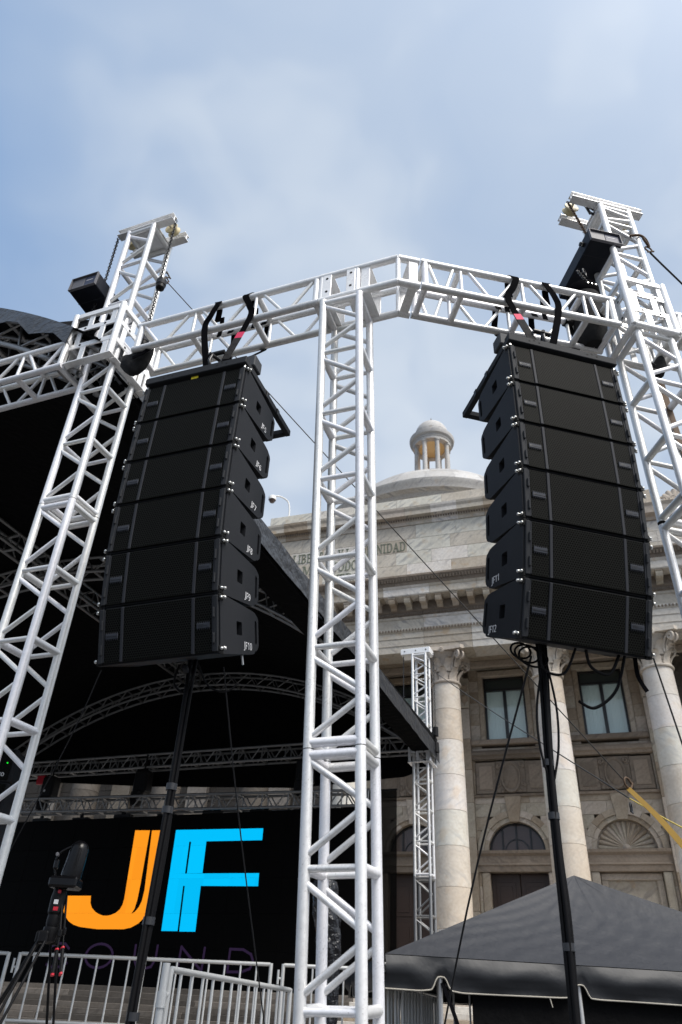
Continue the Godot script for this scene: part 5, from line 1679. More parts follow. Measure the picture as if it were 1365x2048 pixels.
func leaf_mesh(w: float, h: float, curl: float) -> ArrayMesh:
	# acanthus leaf: lobed outline, bent outwards at the tip
	var st := begin()
	var N := 9
	var rows := []
	for j in N + 1:
		var v := j / float(N)
		var half := w * 0.5 * (1.0 - 0.55 * v * v) * (0.82 + 0.18 * absf(sin(v * PI * 3.5)))
		if v > 0.86:
			half *= sqrt(maxf(0.05, 1.0 - pow((v - 0.86) / 0.15, 2.0)))
		var bend := curl * pow(v, 2.6)
		var y := h * v - (h * 0.20 * pow(maxf(0.0, (v - 0.8) / 0.2), 2.0))
		var row := []
		for i in 5:
			var s := (i - 2) / 2.0
			row.append(Vector3(s * half, y, bend + 0.05 * w * 8.0 * (0.09 - 0.09 * s * s) - 0.02 * absf(s)))
		rows.append(row)
	for j in N:
		for i in 4:
			for d in [0.0, -0.035]:
				var q := []
				for e in [[j, i], [j, i + 1], [j + 1, i + 1], [j + 1, i]]:
					q.append((rows[e[0]][e[1]] as Vector3) + Vector3(0, 0, d))
				var sgn := 1.0 if d == 0.0 else -1.0
				for t in [[0, 1, 2], [0, 2, 3]]:
					var out := Vector3(0, 0.05, sgn)
					var order: Array = t if (q[t[1]] - q[t[0]]).cross(q[t[2]] - q[t[0]]).dot(out) < 0 else [t[0], t[2], t[1]]
					for m in order:
						st.add_vertex(q[m])
	st.index()
	st.generate_normals()
	return st.commit()

func volute_mesh() -> ArrayMesh:
	var pts := PackedVector3Array()
	for i in 30:
		var t := i / 29.0
		var a := t * TAU * 1.6
		var r := 0.13 * (1.0 - t * 0.78)
		pts.append(Vector3(0, -r * cos(a) + 0.0, r * sin(a)))
	var st := begin()
	add_pipe(st, pts, 0.035, 7)
	return st.commit()

func column(house: Node3D, u: float, detail: bool) -> void:
	var c := part(house, "column", lathe([Vector2(0.74, 2.08), Vector2(0.74, 2.2), Vector2(0.70, 2.28), Vector2(0.66, 2.33), Vector2(0.68, 2.40), Vector2(0.62, 2.47), Vector2(0.595, 2.52)], 40), M.shaft_marble_0, at(u, 0, 0))
	slab(c, "plinth", Vector3(-0.76, 2.07 - 0.14, -0.76), Vector3(0.76, 2.079, 0.76), M.shaft_marble_4, 0.01)
	var y := 2.523
	var k := 0
	while y < 11.6:
		var y1 := minf(y + 1.17 + 0.05 * ((k * 7) % 3 - 1), 11.66)
		if 11.66 - y1 < 0.4:
			y1 = 11.66
		var prof := []
		var r := func(h: float) -> float: return 0.585 - 0.085 * pow(clampf((h - 2.5) / 9.2, 0, 1), 1.7)
		prof.append(Vector2(r.call(y) - 0.012, y + 0.002))
		for i in 5:
			var h := lerpf(y + 0.010, y1 - 0.010, i / 4.0)
			prof.append(Vector2(r.call(h), h))
		prof.append(Vector2(r.call(y1) - 0.012, y1 - 0.002))
		part(c, "drum", lathe(prof, 40, 0.3), M["%s_%d" % ["shaded_stone" if u < -5.0 else "shaft_marble", (k * 3 + int(absf(u) * 2.0)) % 5]], Transform3D(Basis(Vector3.UP, k * 1.3 + u), Vector3.ZERO))  # columns behind the stage take the darker copy, shade in its colour
		y = y1
		k += 1
	# Corinthian capital
	var cap: Material = M["brown_marble_2"] if absf(u) < 0.1 else M["shaft_marble_1"]
	part(c, "capital_bell", lathe([Vector2(0.50, 11.66), Vector2(0.56, 11.67), Vector2(0.575, 11.71), Vector2(0.56, 11.75), Vector2(0.46, 11.76), Vector2(0.42, 11.9), Vector2(0.42, 12.3), Vector2(0.5, 12.6), Vector2(0.70, 12.82), Vector2(0.3, 12.83)], 32), cap)
	if not detail:
		slab(c, "abacus", Vector3(-0.68, 12.83, -0.68), Vector3(0.68, 12.98, 0.68), cap, 0.02)
		return
	var leaf1 := leaf_mesh(0.36, 0.52, 0.30)
	var leaf2 := leaf_mesh(0.38, 0.54, 0.36)
	for i in 8:
		var B := Basis(Vector3.UP, TAU * i / 8.0)
		part(c, "leaf", leaf1, cap, Transform3D(B, B * Vector3(0, 11.77, 0.50)))
		var B2 := Basis(Vector3.UP, TAU * (i + 0.5) / 8.0)
		part(c, "leaf", leaf2, cap, Transform3D(B2, B2 * Vector3(0, 12.12, 0.47)))
	var vol := volute_mesh()
	for i in 4:
		for s in [-1, 1]:
			var B := Basis(Vector3.UP, PI / 4 + PI / 2 * i + s * 0.10)
			part(c, "volute", vol, cap, Transform3D((B).scaled(Vector3.ONE * 1.25), B * Vector3(0, 12.66, 0.90)))
			var st := begin()
			add_pipe(st, smooth_path([Vector3(0, 12.2, 0.5), Vector3(0, 12.5, 0.55), Vector3(0, 12.74, 0.72), Vector3(0, 12.81, 0.90)], 4), 0.04, 6)
			part(c, "stalk", st.commit(), cap, Transform3D(B, Vector3.ZERO))
		var B3 := Basis(Vector3.UP, PI / 2 * i)
		part(c, "rosette", lathe([Vector2(0.14, -0.04), Vector2(0.12, 0.02), Vector2(0.07, 0.05), Vector2(0.04, 0.03), Vector2(0.03, 0.07), Vector2(0.002, 0.08)], 10), cap, Transform3D(B3 * Basis(Vector3.RIGHT, PI / 2), B3 * Vector3(0, 12.88, 0.72)))
	# abacus with hollowed sides
	var poly := PackedVector2Array()
	for i in 4:
		var a0 := PI / 4 + PI / 2 * i
		for j in 9:
			var t := j / 8.0
			var p0 := Vector2(cos(a0 + 0.07), sin(a0 + 0.07)) * 1.13
			var p1 := Vector2(cos(a0 + PI / 2 - 0.07), sin(a0 + PI / 2 - 0.07)) * 1.13
			poly.append(p0.lerp(p1, t) * (1.0 - 0.12 * sin(PI * t)))
	part(c, "abacus", extrude(poly, 0.0, 0.14), cap, Transform3D(Basis(Vector3.RIGHT, -PI / 2), Vector3(0, 12.835, 0)))

func window_unit(house: Node3D, u: float) -> void:
	var w := part(house, "window", box(Vector3(1.62, 0.09, 0.10), 0.004), M.window_frame, at(u, 12.955, -2.80))
	# frame bars, in the window's own place (children share its origin)
	var o := Vector3(0, -12.955, 2.80)
	for q in [[-0.81, 10.4, -0.735, 12.91], [0.735, 10.4, 0.81, 12.91], [-0.735, 10.4, 0.735, 10.47], [-0.735, 12.44, 0.735, 12.53], [-0.06, 10.47, 0.06, 12.44]]:
		slab(w, "frame_bar", Vector3(q[0], q[1], -2.86) + o, Vector3(q[2], q[3], -2.75) + o, M.window_frame, 0.003)
	slab(w, "transom_panel", Vector3(-0.735, 12.53, -2.84) + o, Vector3(0.735, 12.91, -2.82) + o, M.transom_green, 0.0)
	for s in [-1, 1]:
		slab(w, "pane", Vector3(s * 0.06, 10.47, -2.815) + o, Vector3(s * 0.735, 12.44, -2.811) + o, M.window_glass, 0.0)
		# pleated curtain
		var st := begin()
		var n := 64
		for i in n:
			var x0: float = s * lerpf(0.065, 0.73, i / float(n))
			var x1: float = s * lerpf(0.065, 0.73, (i + 1.0) / n)
			var z0 := -2.865 + 0.02 * sin(i * 1.25) + 0.012 * sin(i * 0.43)
			var z1 := -2.865 + 0.02 * sin((i + 1) * 1.25) + 0.012 * sin((i + 1) * 0.43)
			var nn := Vector3(-(z1 - z0) * signf(s), 0, absf(x1 - x0)).normalized()
			quad(st, Vector3(x0, 10.45, z0) + o, Vector3(x1, 10.45, z1) + o, Vector3(x1, 12.46, z1) + o, Vector3(x0, 12.46, z0) + o, nn)
		part(w, "curtain", st.commit(), M.curtain)
	slab(w, "dark_backing", Vector3(-0.8, 10.41, -3.10) + o, Vector3(0.8, 12.95, -3.09) + o, M.dark_room, 0.0)
	# moulded stone surround
	for q in [[-1.02, 10.40, -0.815, 13.0], [0.815, 10.40, 1.02, 13.0], [-1.02, 13.002, 1.02, 13.25]]:
		slab(house, "window_surround", Vector3(u + q[0], q[1], -2.86), Vector3(u + q[2], q[3], -2.55), marble("brown_marble"), 0.03)
	slab(house, "window_sill", Vector3(u - 1.85 + 0.46, 10.19, -2.8), Vector3(u + 1.39, 10.398, -2.42), marble("grimy_stone"), 0.03)

func cartouche(house: Node3D, u: float) -> void:
	var m := marble("grimy_stone")
	for s in [-1, 1]:
		slab(house, "carved_panel", Vector3(u + s * 0.55, 8.40, -2.62), Vector3(u + s * 1.30, 9.56, -2.57), marble("grimy_stone"), 0.02)
		slab(house, "panel_moulding", Vector3(u + s * 0.68, 8.55, -2.568), Vector3(u + s * 1.17, 9.41, -2.545), marble("grimy_stone"), 0.02)
	slab(house, "shield_back", Vector3(u - 0.54, 8.42, -2.62), Vector3(u + 0.54, 9.58, -2.565), marble("grimy_stone"), 0.02)
	# oval shield, domed, with scrolls round it
	var prof := [Vector2(0.47, 0.0), Vector2(0.45, 0.05), Vector2(0.39, 0.05), Vector2(0.36, 0.02), Vector2(0.30, 0.05), Vector2(0.18, 0.085), Vector2(0.002, 0.10)]
	part(house, "shield", lathe(prof, 28, 0.9), m, Transform3D(Basis(Vector3(0.80, 0, 0), Vector3(0, 0, 1.3), Vector3(0, -1.25, 0)), Vector3(u, 8.98, -2.56)))
	var vol := volute_mesh()
	for s in [-1, 1]:
		for q in [[0.42, 9.42, 0.9], [0.46, 8.72, 0.8], [0.3, 8.5, 0.6]]:
			part(house, "scroll", vol, m, Transform3D(Basis(Vector3.UP, PI / 2 * s).scaled(Vector3.ONE * q[2]), Vector3(u + s * q[0], q[1], -2.54)))

func build_house() -> void:
	var house := thing("marble_building", "large veined marble capitol with Corinthian portico, inscribed attic and low dome", "building", HOUSE)
	rng.seed = 33
	# core masses
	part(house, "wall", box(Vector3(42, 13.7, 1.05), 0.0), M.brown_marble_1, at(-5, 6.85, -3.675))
	# bays: 0 = big door bay behind the stage edge, 1 = lunette and door, 2 = shell niche
	var centres := [-1.86, 1.86, 5.58]
	for b in 3:
		var u: float = centres[b]
		window_unit(house, u)
		cartouche(house, u)
		var lo := u - 1.40
		var hi := u + 1.40
		# wall blocks round the openings
		var y := 2.07
		var row := 0
		while y < 13.6:
			var y1 := y + 0.46
			if y < 8.3 and y1 > 8.3:
				y1 = 8.3
			elif y < 9.65 and y1 > 9.65:
				y1 = 9.65
			elif y1 > 13.66:
				y1 = 13.66
			var holes := []
			var mid := (y + y1) / 2
			if mid < 5.75:
				holes.append([u - 1.30, u + 1.30])
			elif mid < 6.45:
				holes.append([u - 1.5, u + 1.5])
			elif mid < 7.75:
				var hw := sqrt(maxf(0.0, 1.32 * 1.32 - pow(mid - 6.42, 2)))
				if hw > 0.1:
					holes.append([u - hw, u + hw])
			elif mid > 8.3 and mid < 9.65:
				holes.append([u - 1.32, u + 1.32])
			elif mid > 10.15 and mid < 13.25:
				holes.append([u - 1.02, u + 1.02])
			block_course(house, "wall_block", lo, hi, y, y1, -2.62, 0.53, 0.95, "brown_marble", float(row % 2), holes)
			y = y1
			row += 1
		# string course over the panels and under them
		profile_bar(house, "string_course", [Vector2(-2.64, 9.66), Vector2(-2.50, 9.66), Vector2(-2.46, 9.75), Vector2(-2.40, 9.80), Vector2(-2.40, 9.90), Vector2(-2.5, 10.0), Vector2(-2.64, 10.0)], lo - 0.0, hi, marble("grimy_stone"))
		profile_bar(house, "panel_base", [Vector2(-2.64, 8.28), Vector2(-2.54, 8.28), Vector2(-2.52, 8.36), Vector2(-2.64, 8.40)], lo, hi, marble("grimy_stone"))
		# arch with voussoirs in two orders
		for i in 9:
			var a0 := PI * i / 9.0 + 0.004
			var a1 := PI * (i + 1) / 9.0 - 0.004
			part(house, "voussoir", half_ring(u, 6.42, 1.16, 1.38, -2.90, -2.575, 5, a0, a1), marble("brown_marble"))
			part(house, "voussoir", half_ring(u, 6.42, 1.00, 1.157, -2.95, -2.63, 5, a0, a1), marble("brown_marble"))
		# keystone and slanting stones above it
		var ks := PackedVector2Array([Vector2(u - 0.18, 7.40), Vector2(u + 0.18, 7.40), Vector2(u + 0.30, 8.28), Vector2(u - 0.30, 8.28)])
		part(house, "keystone", extrude(ks, -2.75, -2.545), marble("brown_marble"))
		# impost entablature
		profile_bar(house, "impost", [Vector2(-2.9, 5.74), Vector2(-2.56, 5.74), Vector2(-2.54, 5.92), Vector2(-2.50, 5.95), Vector2(-2.56, 6.02), Vector2(-2.56, 6.25), Vector2(-2.46, 6.33), Vector2(-2.44, 6.42), Vector2(-2.9, 6.42)], u - 1.4, u + 1.4, marble("grimy_stone"))
		# jambs
		for s in [-1, 1]:
			slab(house, "jamb", Vector3(u + s * 1.01, 2.08, -2.95), Vector3(u + s * 1.295, 5.735, -2.60), marble("brown_marble"), 0.025)
		if b < 2:
			# lunette: dark glass in bars
			var lg := part(house, "lunette", half_ring(u, 6.43, 0.93, 0.998, -2.95, -2.88, 24), M.window_frame)
			part(lg, "pane", half_ring(u, 6.43, 0.0, 0.93, -2.93, -2.925, 24), M.lunette_glass)
			for x in [-0.5, 0.0, 0.5]:
				slab(lg, "glazing_bar", Vector3(u + x - 0.03, 6.43, -2.922), Vector3(u + x + 0.03, 6.43 + sqrt(0.92 * 0.92 - x * x), -2.88), M.window_frame, 0.004)
			part(lg, "glazing_ring", half_ring(u, 6.43, 0.42, 0.45, -2.921, -2.89, 18), M.window_frame)
			slab(lg, "dark_backing", Vector3(u - 1.0, 6.40, -3.12), Vector3(u + 1.0, 7.44, -3.10), M.dark_room, 0.0)
			# double door of panelled wood
			for s in [-1, 1]:
				var d := slab(house, "door", Vector3(u + s * 0.012, 2.08, -3.02), Vector3(u + s * 1.005, 5.73, -2.94), M.door_wood, 0.01)
				var oo := d.position
				for yy in [[4.35, 5.45], [3.05, 4.15], [2.3, 2.85]]:
					slab(d, "door_panel", Vector3(u + s * 0.17, yy[0], -2.945) - oo, Vector3(u + s * 0.85, yy[1], -2.915) - oo, M.door_wood, 0.02)
					slab(d, "door_field", Vector3(u + s * 0.29, yy[0] + 0.13, -2.914) - oo, Vector3(u + s * 0.73, yy[1] - 0.13, -2.895) - oo, M.door_wood, 0.02)
		else:
			# shell tympanum: raised ribs fanning out of a boss
			var sh := part(house, "shell_niche", half_ring(u, 6.43, 0.0, 0.998, -3.0, -2.86, 28), M.brown_marble_2)
			for i in 15:
				var a := PI * (i + 0.5) / 15.0
				var st := begin()
				var e := Vector3(cos(a) * 0.93, sin(a) * 0.93, 0)
				add_tube(st, Vector3(u, 6.50, -2.87) + e * 0.16, Vector3(u, 6.44, -2.86) + e, 0.018, 0.085, 8)
				part(sh, "shell_rib", st.commit(), marble("brown_marble"))
			part(sh, "shell_boss", lathe([Vector2(0.13, 0), Vector2(0.11, 0.07), Vector2(0.05, 0.11), Vector2(0.002, 0.12)], 16), M.brown_marble_2, Transform3D(Basis(Vector3.RIGHT, PI / 2), Vector3(u, 6.52, -2.86)))
			slab(house, "marble_panel", Vector3(u - 1.0, 2.08, -3.0), Vector3(u + 1.0, 5.73, -2.90), M.pale_marble_3, 0.01)
			for s in [-1, 1]:
				slab(house, "panel_frame", Vector3(u + s * 0.78, 2.09, -2.899), Vector3(u + s * 0.99, 5.50, -2.80), M.brown_marble_0, 0.025)
			slab(house, "panel_frame", Vector3(u - 0.99, 5.503, -2.899), Vector3(u + 0.99, 5.72, -2.80), M.brown_marble_2, 0.025)
	# plain masonry of the wings on both sides, joined because it is hidden or far out of view
	var st := begin()
	for side in [[-26.0, -3.28], [7.0, 16.0]]:
		var yy := 0.1
		var rr := 0
		while yy < 13.6:
			var x: float = side[0] + (0.0 if rr % 2 == 0 else 0.6)
			while x < side[1] - 0.1:
				var x1: float = minf(x + 1.2, side[1])
				add_box(st, Vector3((x + x1) / 2, yy + 0.3, -2.90), Vector3(x1 - x - 0.01, 0.59, 0.5 + rng.randf_range(-0.01, 0.01)), Basis(), 0.012)
				x = x1
			yy += 0.6
			rr += 1
	var wing := part(house, "wing_masonry", st.commit(), M.shaded_stone_4)  # wall colour carries the shade behind the stage
	wing.set_meta("kind", "stuff")
	# pilasters behind the columns
	for u in [-18.6, -14.88, -11.16, -7.44, -3.72, 0.0, 3.72, 7.44, 11.16]:
		var py := 2.07
		var k := 0
		while py < 11.6:
			var p1 := minf(py + 1.2, 11.7)
			slab(house, "pilaster_block", Vector3(u - 0.455, py + 0.003, -2.9), Vector3(u + 0.455, p1 - 0.003, -2.42), marble("brown_marble"), 0.01)
			py = p1
			k += 1
		slab(house, "pilaster_capital", Vector3(u - 0.48, 11.703, -2.9), Vector3(u + 0.48, 12.95, -2.38), marble("brown_marble"), 0.03)
		if absf(u) < 8.0:
			var leafp := leaf_mesh(0.34, 0.5, 0.2)
			for i in 3:
				for j in 2:
					part(house, "pilaster_leaf", leafp, M.brown_marble_3, at(u - 0.3 + 0.3 * i, 11.75 + j * 0.42, -2.39))
		column(house, u, u > -4.0 and u < 8.0)
	# entablature in lengths of stone
	var prof_arch := [Vector2(-0.48, 12.985), Vector2(0.47, 12.985), Vector2(0.47, 13.26), Vector2(0.50, 13.265), Vector2(0.50, 13.55), Vector2(0.53, 13.555), Vector2(0.53, 13.78), Vector2(0.57, 13.82), Vector2(0.60, 13.88), Vector2(0.60, 13.94), Vector2(-0.48, 13.94)]
	var prof_frieze := [Vector2(-0.48, 13.943), Vector2(0.49, 13.943), Vector2(0.49, 14.36), Vector2(0.54, 14.40), Vector2(0.56, 14.48), Vector2(-0.48, 14.48)]
	var prof_bed := [Vector2(-0.48, 14.483), Vector2(0.58, 14.483), Vector2(0.60, 14.62), Vector2(0.66, 14.68), Vector2(0.66, 15.06), Vector2(-0.48, 15.06)]
	var prof_corona := [Vector2(-0.48, 15.063), Vector2(1.20, 15.063), Vector2(1.22, 15.10), Vector2(1.22, 15.36), Vector2(1.26, 15.40), Vector2(1.30, 15.46), Vector2(-0.48, 15.46)]
	var prof_cyma := [Vector2(-0.48, 15.463), Vector2(1.30, 15.463), Vector2(1.32, 15.52), Vector2(1.36, 15.64), Vector2(1.44, 15.74), Vector2(1.47, 15.78), Vector2(1.47, 15.86), Vector2(-0.48, 15.90)]
	var ux := -26.74
	var seg := 0
	while ux < 13.0:
		var u1 := ux + 1.86
		var g := 0.005
		profile_bar(house, "architrave_block", prof_arch, ux + g, u1 - g, marble("pale_marble"))
		profile_bar(house, "frieze_block", prof_frieze, ux + g, u1 - g, marble("pale_marble"))
		profile_bar(house, "bed_moulding", prof_bed, ux + g, u1 - g, marble("grimy_stone"))
		profile_bar(house, "corona_block", prof_corona, ux + 0.4 + g, u1 + 0.4 - g, marble("pale_marble"))
		profile_bar(house, "cornice_moulding", prof_cyma, ux + 0.9 + g, u1 + 0.9 - g, marble("grimy_stone"))
		ux = u1
		seg += 1
	# modillions
	var mo := PackedVector2Array([Vector2(0.0, 0.0), Vector2(0.0, 0.36), Vector2(0.48, 0.36), Vector2(0.48, 0.22), Vector2(0.44, 0.12), Vector2(0.36, 0.09), Vector2(0.24, 0.14), Vector2(0.12, 0.08), Vector2(0.06, 0.01)])
	var mo_mesh := extrude(mo, -0.12, 0.12)
	for i in 37:
		var x := -9.9 + i * 0.62
		part(house, "modillion", mo_mesh, M["brown_marble_%d" % (i % 5)], Transform3D(Basis(Vector3(0, 0, 1), Vector3.UP, Vector3(-1, 0, 0)), Vector3(x, 14.69, 0.662)))
		slab(house, "modillion_cap", Vector3(x - 0.15, 15.0, 0.664), Vector3(x + 0.15, 15.058, 1.17), M["brown_marble_%d" % ((i + 2) % 5)], 0.006)
	# dentils and egg rows, too small to pick apart
	st = begin()
	for i in 190:
		add_box(st, Vector3(-10 + i * 0.12, 14.55, 0.612), Vector3(0.07, 0.10, 0.05))
		add_box(st, Vector3(-10 + i * 0.12, 13.87, 0.605), Vector3(0.06, 0.09, 0.03), Basis(), 0.012)
		add_box(st, Vector3(-9.5 + i * 0.12, 15.66, 1.395), Vector3(0.075, 0.14, 0.05), Basis(Vector3.RIGHT, 0.35), 0.018)
	var dn := part(house, "dentil_row", st.commit(), M.grimy_stone_3)
	dn.set_meta("kind", "stuff")
	# portico ceiling, floor
	slab(house, "portico_ceiling", Vector3(-26, 13.68, -3.1), Vector3(16, 13.9, -0.485), M.brown_marble_1, 0.0)
	slab(house, "ceiling_cornice", Vector3(-26, 13.40, -2.62), Vector3(16, 13.675, -2.45), M.brown_marble_2, 0.03)
	slab(house, "floor", Vector3(-26, 1.6, -3.1), Vector3(16, 2.06, 1.25), M.pale_marble_1, 0.0)
	slab(house, "roof_deck", Vector3(-26, 13.92, -20), Vector3(16, 15.4, -0.49), M.brown_marble_4, 0.0)
	# attic: courses of pale blocks
	var ast := begin()
	add_box(ast, Vector3(-1.9, 17.85, -3.51), Vector3(12.0, 4.9, 6.98))
	var holder := part(house, "attic", ast.commit(), M.pale_marble_1)
	var heights := [15.9, 16.52, 17.10, 17.72, 18.36, 19.05]
	for i in 5:
		block_course(holder, "attic_block", -8.0, 4.2, heights[i], heights[i + 1], 0.2, 0.21, [1.55, 1.9, 1.6, 2.0, 1.7][i], "pale_marble", float(i % 2))
	var cx := -8.2
	var ck := 0
	while cx < 4.35:
		var c1 := minf(cx + 1.13, 4.4)
		profile_bar(holder, "attic_cornice", [Vector2(-0.3, 19.053), Vector2(0.24, 19.053), Vector2(0.27, 19.2), Vector2(0.31, 19.22), Vector2(0.33, 19.33), Vector2(0.55, 19.36), Vector2(0.56, 19.55), Vector2(0.62, 19.66), Vector2(0.64, 19.76), Vector2(-0.3, 19.76)], cx + 0.004, c1 - 0.004, marble("brown_marble") if ck % 4 == 1 else marble("pale_marble"))
		cx = c1
		ck += 1
	block_course(holder, "parapet_block", -8.0, 4.2, 19.763, 20.57, 0.12, 0.5, 1.9, "pale_marble", 0.0)
	st = begin()
	for i in 110:
		add_box(st, Vector3(-7.9 + i * 0.11, 19.28, 0.34), Vector3(0.06, 0.08, 0.04))
	var d2 := part(holder, "attic_dentil_row", st.commit(), M.grimy_stone_4)
	d2.set_meta("kind", "stuff")
	# inscription, in bronze-green letters where it can be read
	for q in [["LIBERTAD Y LA DIGNIDAD", -6.62, -1.47, 17.80, 0.46], ["MA", -6.14, -5.30, 17.17, 0.46], ["TODO", -4.72, -3.60, 17.17, 0.46], ["VERA", -4.72, -3.50, 16.57, 0.44]]:
		var t := text_mesh(q[0], q[4] / 0.72, 0.02, "Droid Serif")
		var bb := t.get_aabb()
		var k: float = (q[2] - q[1]) / bb.size.x
		part(holder, "inscription", t, M.letter_bronze, Transform3D(Basis().scaled(Vector3(k, 1, 1)), Vector3((q[1] + q[2]) / 2, q[3] + q[4] / 2 - bb.get_center().y, 0.212)))
	# lower parapet to the right with cresting
	slab(house, "side_parapet", Vector3(4.25, 15.4, -5.0), Vector3(16, 17.9, -0.25), M.pale_marble_3, 0.0)
	for i in 4:
		block_course(house, "parapet_stone", 4.3, 14.0, 15.95 + i * 0.49, 16.44 + i * 0.49, -0.05, 0.19, 1.4, "pale_marble", float(i % 2))
	profile_bar(house, "parapet_cornice", [Vector2(-0.3, 17.92), Vector2(0.0, 17.92), Vector2(0.04, 18.05), Vector2(0.25, 18.12), Vector2(0.28, 18.40), Vector2(0.36, 18.52), Vector2(-0.3, 18.56)], 4.25, 14.0, M.brown_marble_2)
	for x in [8.45, 13.0]:
		slab(house, "acroterion_block", Vector3(x - 0.32, 18.565, -0.5), Vector3(x + 0.32, 19.30, 0.15), M.pale_marble_3, 0.03)
	var vol := volute_mesh()
	for i in 7:
		var x := 8.95 + i * 0.42
		part(house, "cresting_scroll", vol, M.brown_marble_2, Transform3D(Basis(Vector3.UP, PI / 2 * (1 if i % 2 == 0 else -1)).scaled(Vector3(1.2, 1.2, 1.2)), Vector3(x, 18.74, 0.1)))
		slab(house, "cresting_base", Vector3(x - 0.2, 18.565, 0.0), Vector3(x + 0.2, 18.68, 0.18), M.brown_marble_4, 0.02)
	var lf := leaf_mesh(0.3, 0.55, 0.03)
	for i in 5:
		var a := (i - 2) * 0.5
		part(house, "palmette_leaf", lf, M.brown_marble_2, Transform3D(Basis(Vector3.BACK, -a), Vector3(9.42 + sin(a) * 0.05, 18.68, 0.12)))
	# dome on a drum
	var dc := Vector3(-1.9, 0, -9.0)
	part(house, "drum", lathe([Vector2(6.2, 15.3), Vector2(6.2, 22.7), Vector2(6.28, 22.75), Vector2(6.35, 22.95), Vector2(6.62, 23.05), Vector2(6.66, 23.3), Vector2(6.72, 23.42), Vector2(6.72, 23.55), Vector2(6.42, 23.56), Vector2(6.38, 23.80), Vector2(6.3, 23.82)], 96, 0.5), M.dome_marble_3, Transform3D(Basis(), dc))
	var dp := []
	for i in 17:
		var t := lerpf(asin(6.3 / 7.5), 0.14, i / 16.0)
		dp.append(Vector2(sin(t) * 7.5, 19.82 + cos(t) * 7.5 - 0.06))
	var dome := part(house, "dome", lathe(dp, 96, 0.6), M.dome_marble_2, Transform3D(Basis(), dc))
	# courses of dome stones that show towards the square
	for ring in 4:
		var t0 := lerpf(asin(6.3 / 7.5), 0.25, ring / 5.0)
		var t1 := lerpf(asin(6.3 / 7.5), 0.25, (ring + 1) / 5.0)
		var n := 26 - ring * 3
		for i in n:
			var a0 := TAU * i / n + 0.05 * ring + 0.0012
			var a1 := TAU * (i + 1) / n + 0.05 * ring - 0.0012
			if sin((a0 + a1) / 2) < -0.1:
				continue
			var s2 := begin()
			for j in 4:
				var b0 := lerpf(a0, a1, j / 4.0)
				var b1 := lerpf(a0, a1, (j + 1) / 4.0)
				var q := []
				for e in [[b0, t0 - 0.0012], [b1, t0 - 0.0012], [b1, t1 + 0.0012], [b0, t1 + 0.0012]]:
					q.append(Vector3(sin(e[1]) * cos(e[0]), cos(e[1]), sin(e[1]) * sin(e[0])))
				for tt in [[0, 1, 2], [0, 2, 3]]:
					var vv := []
					for e in tt:
						vv.append((q[e] as Vector3) * 7.5 + Vector3(0, 19.82, 0))
					tri(s2, vv[0], vv[1], vv[2], ((q[tt[0]] + q[tt[1]] + q[tt[2]]) as Vector3).normalized())
			part(dome, "dome_stone", s2.commit(), marble("dome_marble"))
	# cupola
	var cup := part(house, "cupola", lathe([Vector2(1.5, 26.9), Vector2(1.5, 27.4), Vector2(1.25, 27.5), Vector2(1.25, 28.15), Vector2(1.30, 28.2), Vector2(1.30, 28.35), Vector2(0.01, 28.36)], 40, 0.4), M.dome_marble_1, Transform3D(Basis(), dc))
	for i in 8:
		var a := TAU * (i + 0.35) / 8.0
		part(cup, "cupola_column", lathe([Vector2(0.19, 28.365), Vector2(0.19, 28.45), Vector2(0.155, 28.5), Vector2(0.135, 30.74), Vector2(0.19, 30.79), Vector2(0.19, 30.86)], 16, 0.4), M["dome_marble_%d" % (i % 5)], at(cos(a) * 1.0, 0, sin(a) * 1.0))
	part(cup, "cupola_entablature", lathe([Vector2(0.82, 30.865), Vector2(1.18, 30.865), Vector2(1.18, 31.05), Vector2(1.22, 31.07), Vector2(1.22, 31.2), Vector2(1.36, 31.26), Vector2(1.40, 31.42), Vector2(1.40, 31.5), Vector2(1.18, 31.52), Vector2(1.18, 31.7), Vector2(1.12, 31.72), Vector2(1.12, 31.92), Vector2(1.06, 31.94)], 48, 0.4), M.dome_marble_4)
	var cd := []
	for i in 11:
		var t := lerpf(PI / 2, 0.04, i / 10.0)
		cd.append(Vector2(sin(t) * 1.05, 31.92 + cos(t) * 1.08))
	part(cup, "cupola_dome", lathe(cd, 40, 0.6), M.dome_marble_2)
	var ci := []
	for i in 9:
		var t := lerpf(PI / 2, 0.02, i / 8.0)
		ci.append(Vector2(sin(t) * 0.815, 30.88 + cos(t) * 0.5))
	part(cup, "gilded_ceiling", lathe(ci, 32, 0.6), M.gold_plaster)
	part(cup, "finial", lathe([Vector2(0.05, 32.98), Vector2(0.05, 33.1), Vector2(0.10, 33.16), Vector2(0.10, 33.22), Vector2(0.03, 33.3), Vector2(0.03, 33.45), Vector2(0.002, 33.46)], 12), M.rusty_iron)
	part(cup, "lamp_bulb", lathe([Vector2(0.005, 28.37), Vector2(0.14, 28.39), Vector2(0.16, 28.5), Vector2(0.14, 28.62), Vector2(0.005, 28.65)], 16), M.lamp_glow)
	var lamp := OmniLight3D.new()
	lamp.name = "cupola_lamp_light"
	lamp.light_color = Color(1.0, 0.74, 0.36)
	lamp.light_energy = 0.45
	lamp.omni_range = 12.0
	lamp.omni_attenuation = 2.0
	lamp.light_size = 0.15
	lamp.shadow_enabled = true
	add_child(lamp)
	lamp.position = HOUSE * (dc + Vector3(0, 28.9, 0))
	# security camera on the attic
	var cc := thing("security_camera", "small white dome security camera on a gooseneck pole above the attic", "security camera", HOUSE * at(-7.15, 20.55, 0.0), "")
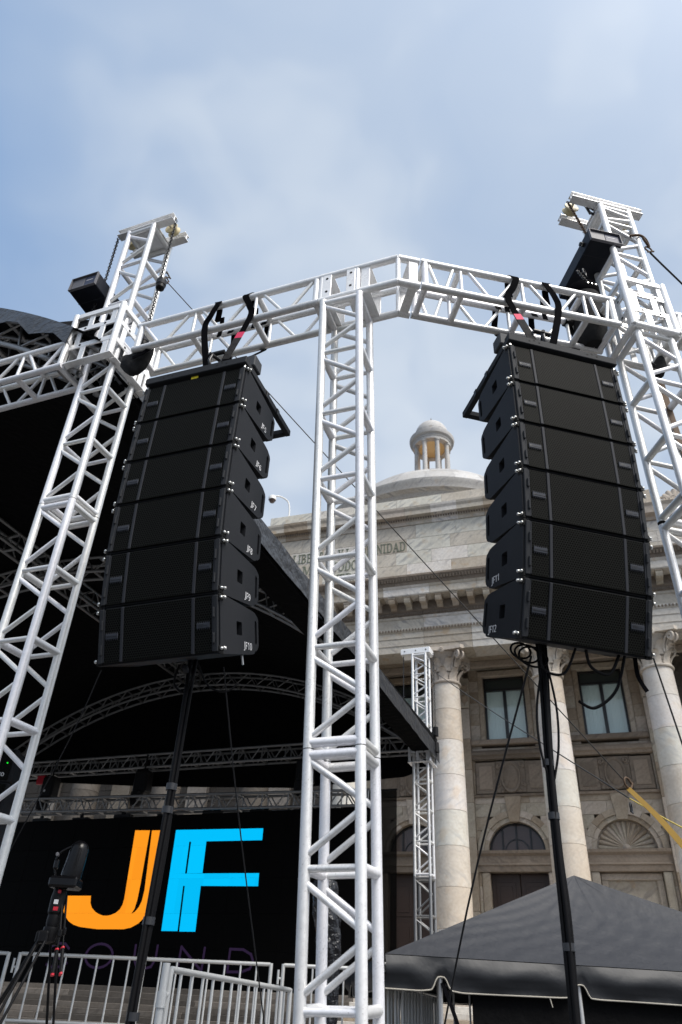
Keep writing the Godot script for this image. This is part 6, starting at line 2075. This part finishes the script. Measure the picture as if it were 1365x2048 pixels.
	pipe(cc, "gooseneck", [Vector3(0, 0, 0), Vector3(0.0, 0.55, 0.02), Vector3(-0.12, 0.95, 0.1), Vector3(-0.45, 1.12, 0.3), Vector3(-0.72, 1.05, 0.45)], 0.035, M.white_housing)
	part(cc, "housing", lathe([Vector2(0.18, -0.02), Vector2(0.19, 0.1), Vector2(0.14, 0.2), Vector2(0.05, 0.25), Vector2(0.002, 0.26)], 20), M.white_housing, at(-0.74, 0.86, 0.46))
	part(cc, "dark_dome", lathe([Vector2(0.002, -0.19), Vector2(0.1, -0.15), Vector2(0.15, -0.07), Vector2(0.165, -0.02)], 20), M.lunette_glass, at(-0.74, 0.86, 0.46))
	# flight of steps
	var steps := thing("stone_steps", "wide flight of marble steps in front of the portico", "steps", HOUSE)
	for i in 13:
		var yt := 2.06 - (i + 1) * 0.155
		if yt < 0.03:
			break
		for j in 9:
			slab(steps, "step_stone", Vector3(-26 + j * 4.66, yt - 0.155, 1.25 + i * 0.36), Vector3(-26 + j * 4.66 + 4.652, yt, 1.62 + i * 0.36), marble("shaded_stone") if j < 5 else (marble("pale_marble") if (i + j) % 3 else marble("brown_marble")), 0.012)  # left-hand stones use the darker copy, with stage shade coloured in

func build_setting() -> void:
	var g := PlaneMesh.new()
	g.size = Vector2(600, 600)
	struct("ground", g, M.asphalt, at(0, -0.004, 0))
	struct("terrace", box(Vector3(14.0, 0.27, 9.0), 0.02), M.paving, Transform3D(STAGE.basis, STAGE * Vector3(-6.6, 0.135, -6.0)))
	struct("upper_terrace", box(Vector3(16.0, 0.55, 8.0), 0.02), M.paving, Transform3D(STAGE.basis, STAGE * Vector3(-6.4, 0.277, -10.75)))

func _ready() -> void:
	var cam := Camera3D.new()
	cam.name = "camera"
	cam.fov = 69.36
	cam.rotation = Vector3(deg_to_rad(34.8), 0, deg_to_rad(3.1))
	cam.position = Vector3(0, 1.0, 0)
	var lens := CameraAttributesPhysical.new()
	lens.frustum_focal_length = 17.34
	lens.frustum_focus_distance = 5.4
	lens.frustum_near = 0.05
	lens.frustum_far = 600.0
	lens.exposure_aperture = 2.2
	cam.attributes = lens
	cam.near = 0.05
	cam.far = 600.0
	add_child(cam)
	cam.current = true
	var env := Environment.new()
	var sky := Sky.new()
	var pano := PanoramaSkyMaterial.new()
	pano.panorama = sky_texture()
	sky.sky_material = pano
	env.background_mode = Environment.BG_SKY
	env.sky = sky
	env.tonemap_mode = Environment.TONE_MAPPER_LINEAR
	env.tonemap_exposure = 1.48
	env.sdfgi_enabled = true
	env.ssao_enabled = true
	env.ssil_enabled = true
	var we := WorldEnvironment.new()
	we.name = "world_environment"
	we.environment = env
	add_child(we)
	var sun := DirectionalLight3D.new()
	sun.name = "sun"
	sun.light_energy = 0.7
	sun.light_color = Color(1.0, 0.97, 0.93)
	sun.light_angular_distance = 25.0
	sun.shadow_enabled = true
	add_child(sun)
	sun.look_at_from_position(SUN_DIR * 20.0, Vector3.ZERO)
	make_materials()
	build_setting()
	build_house()
	build_stage()
	build_rig()
	build_ground_things()
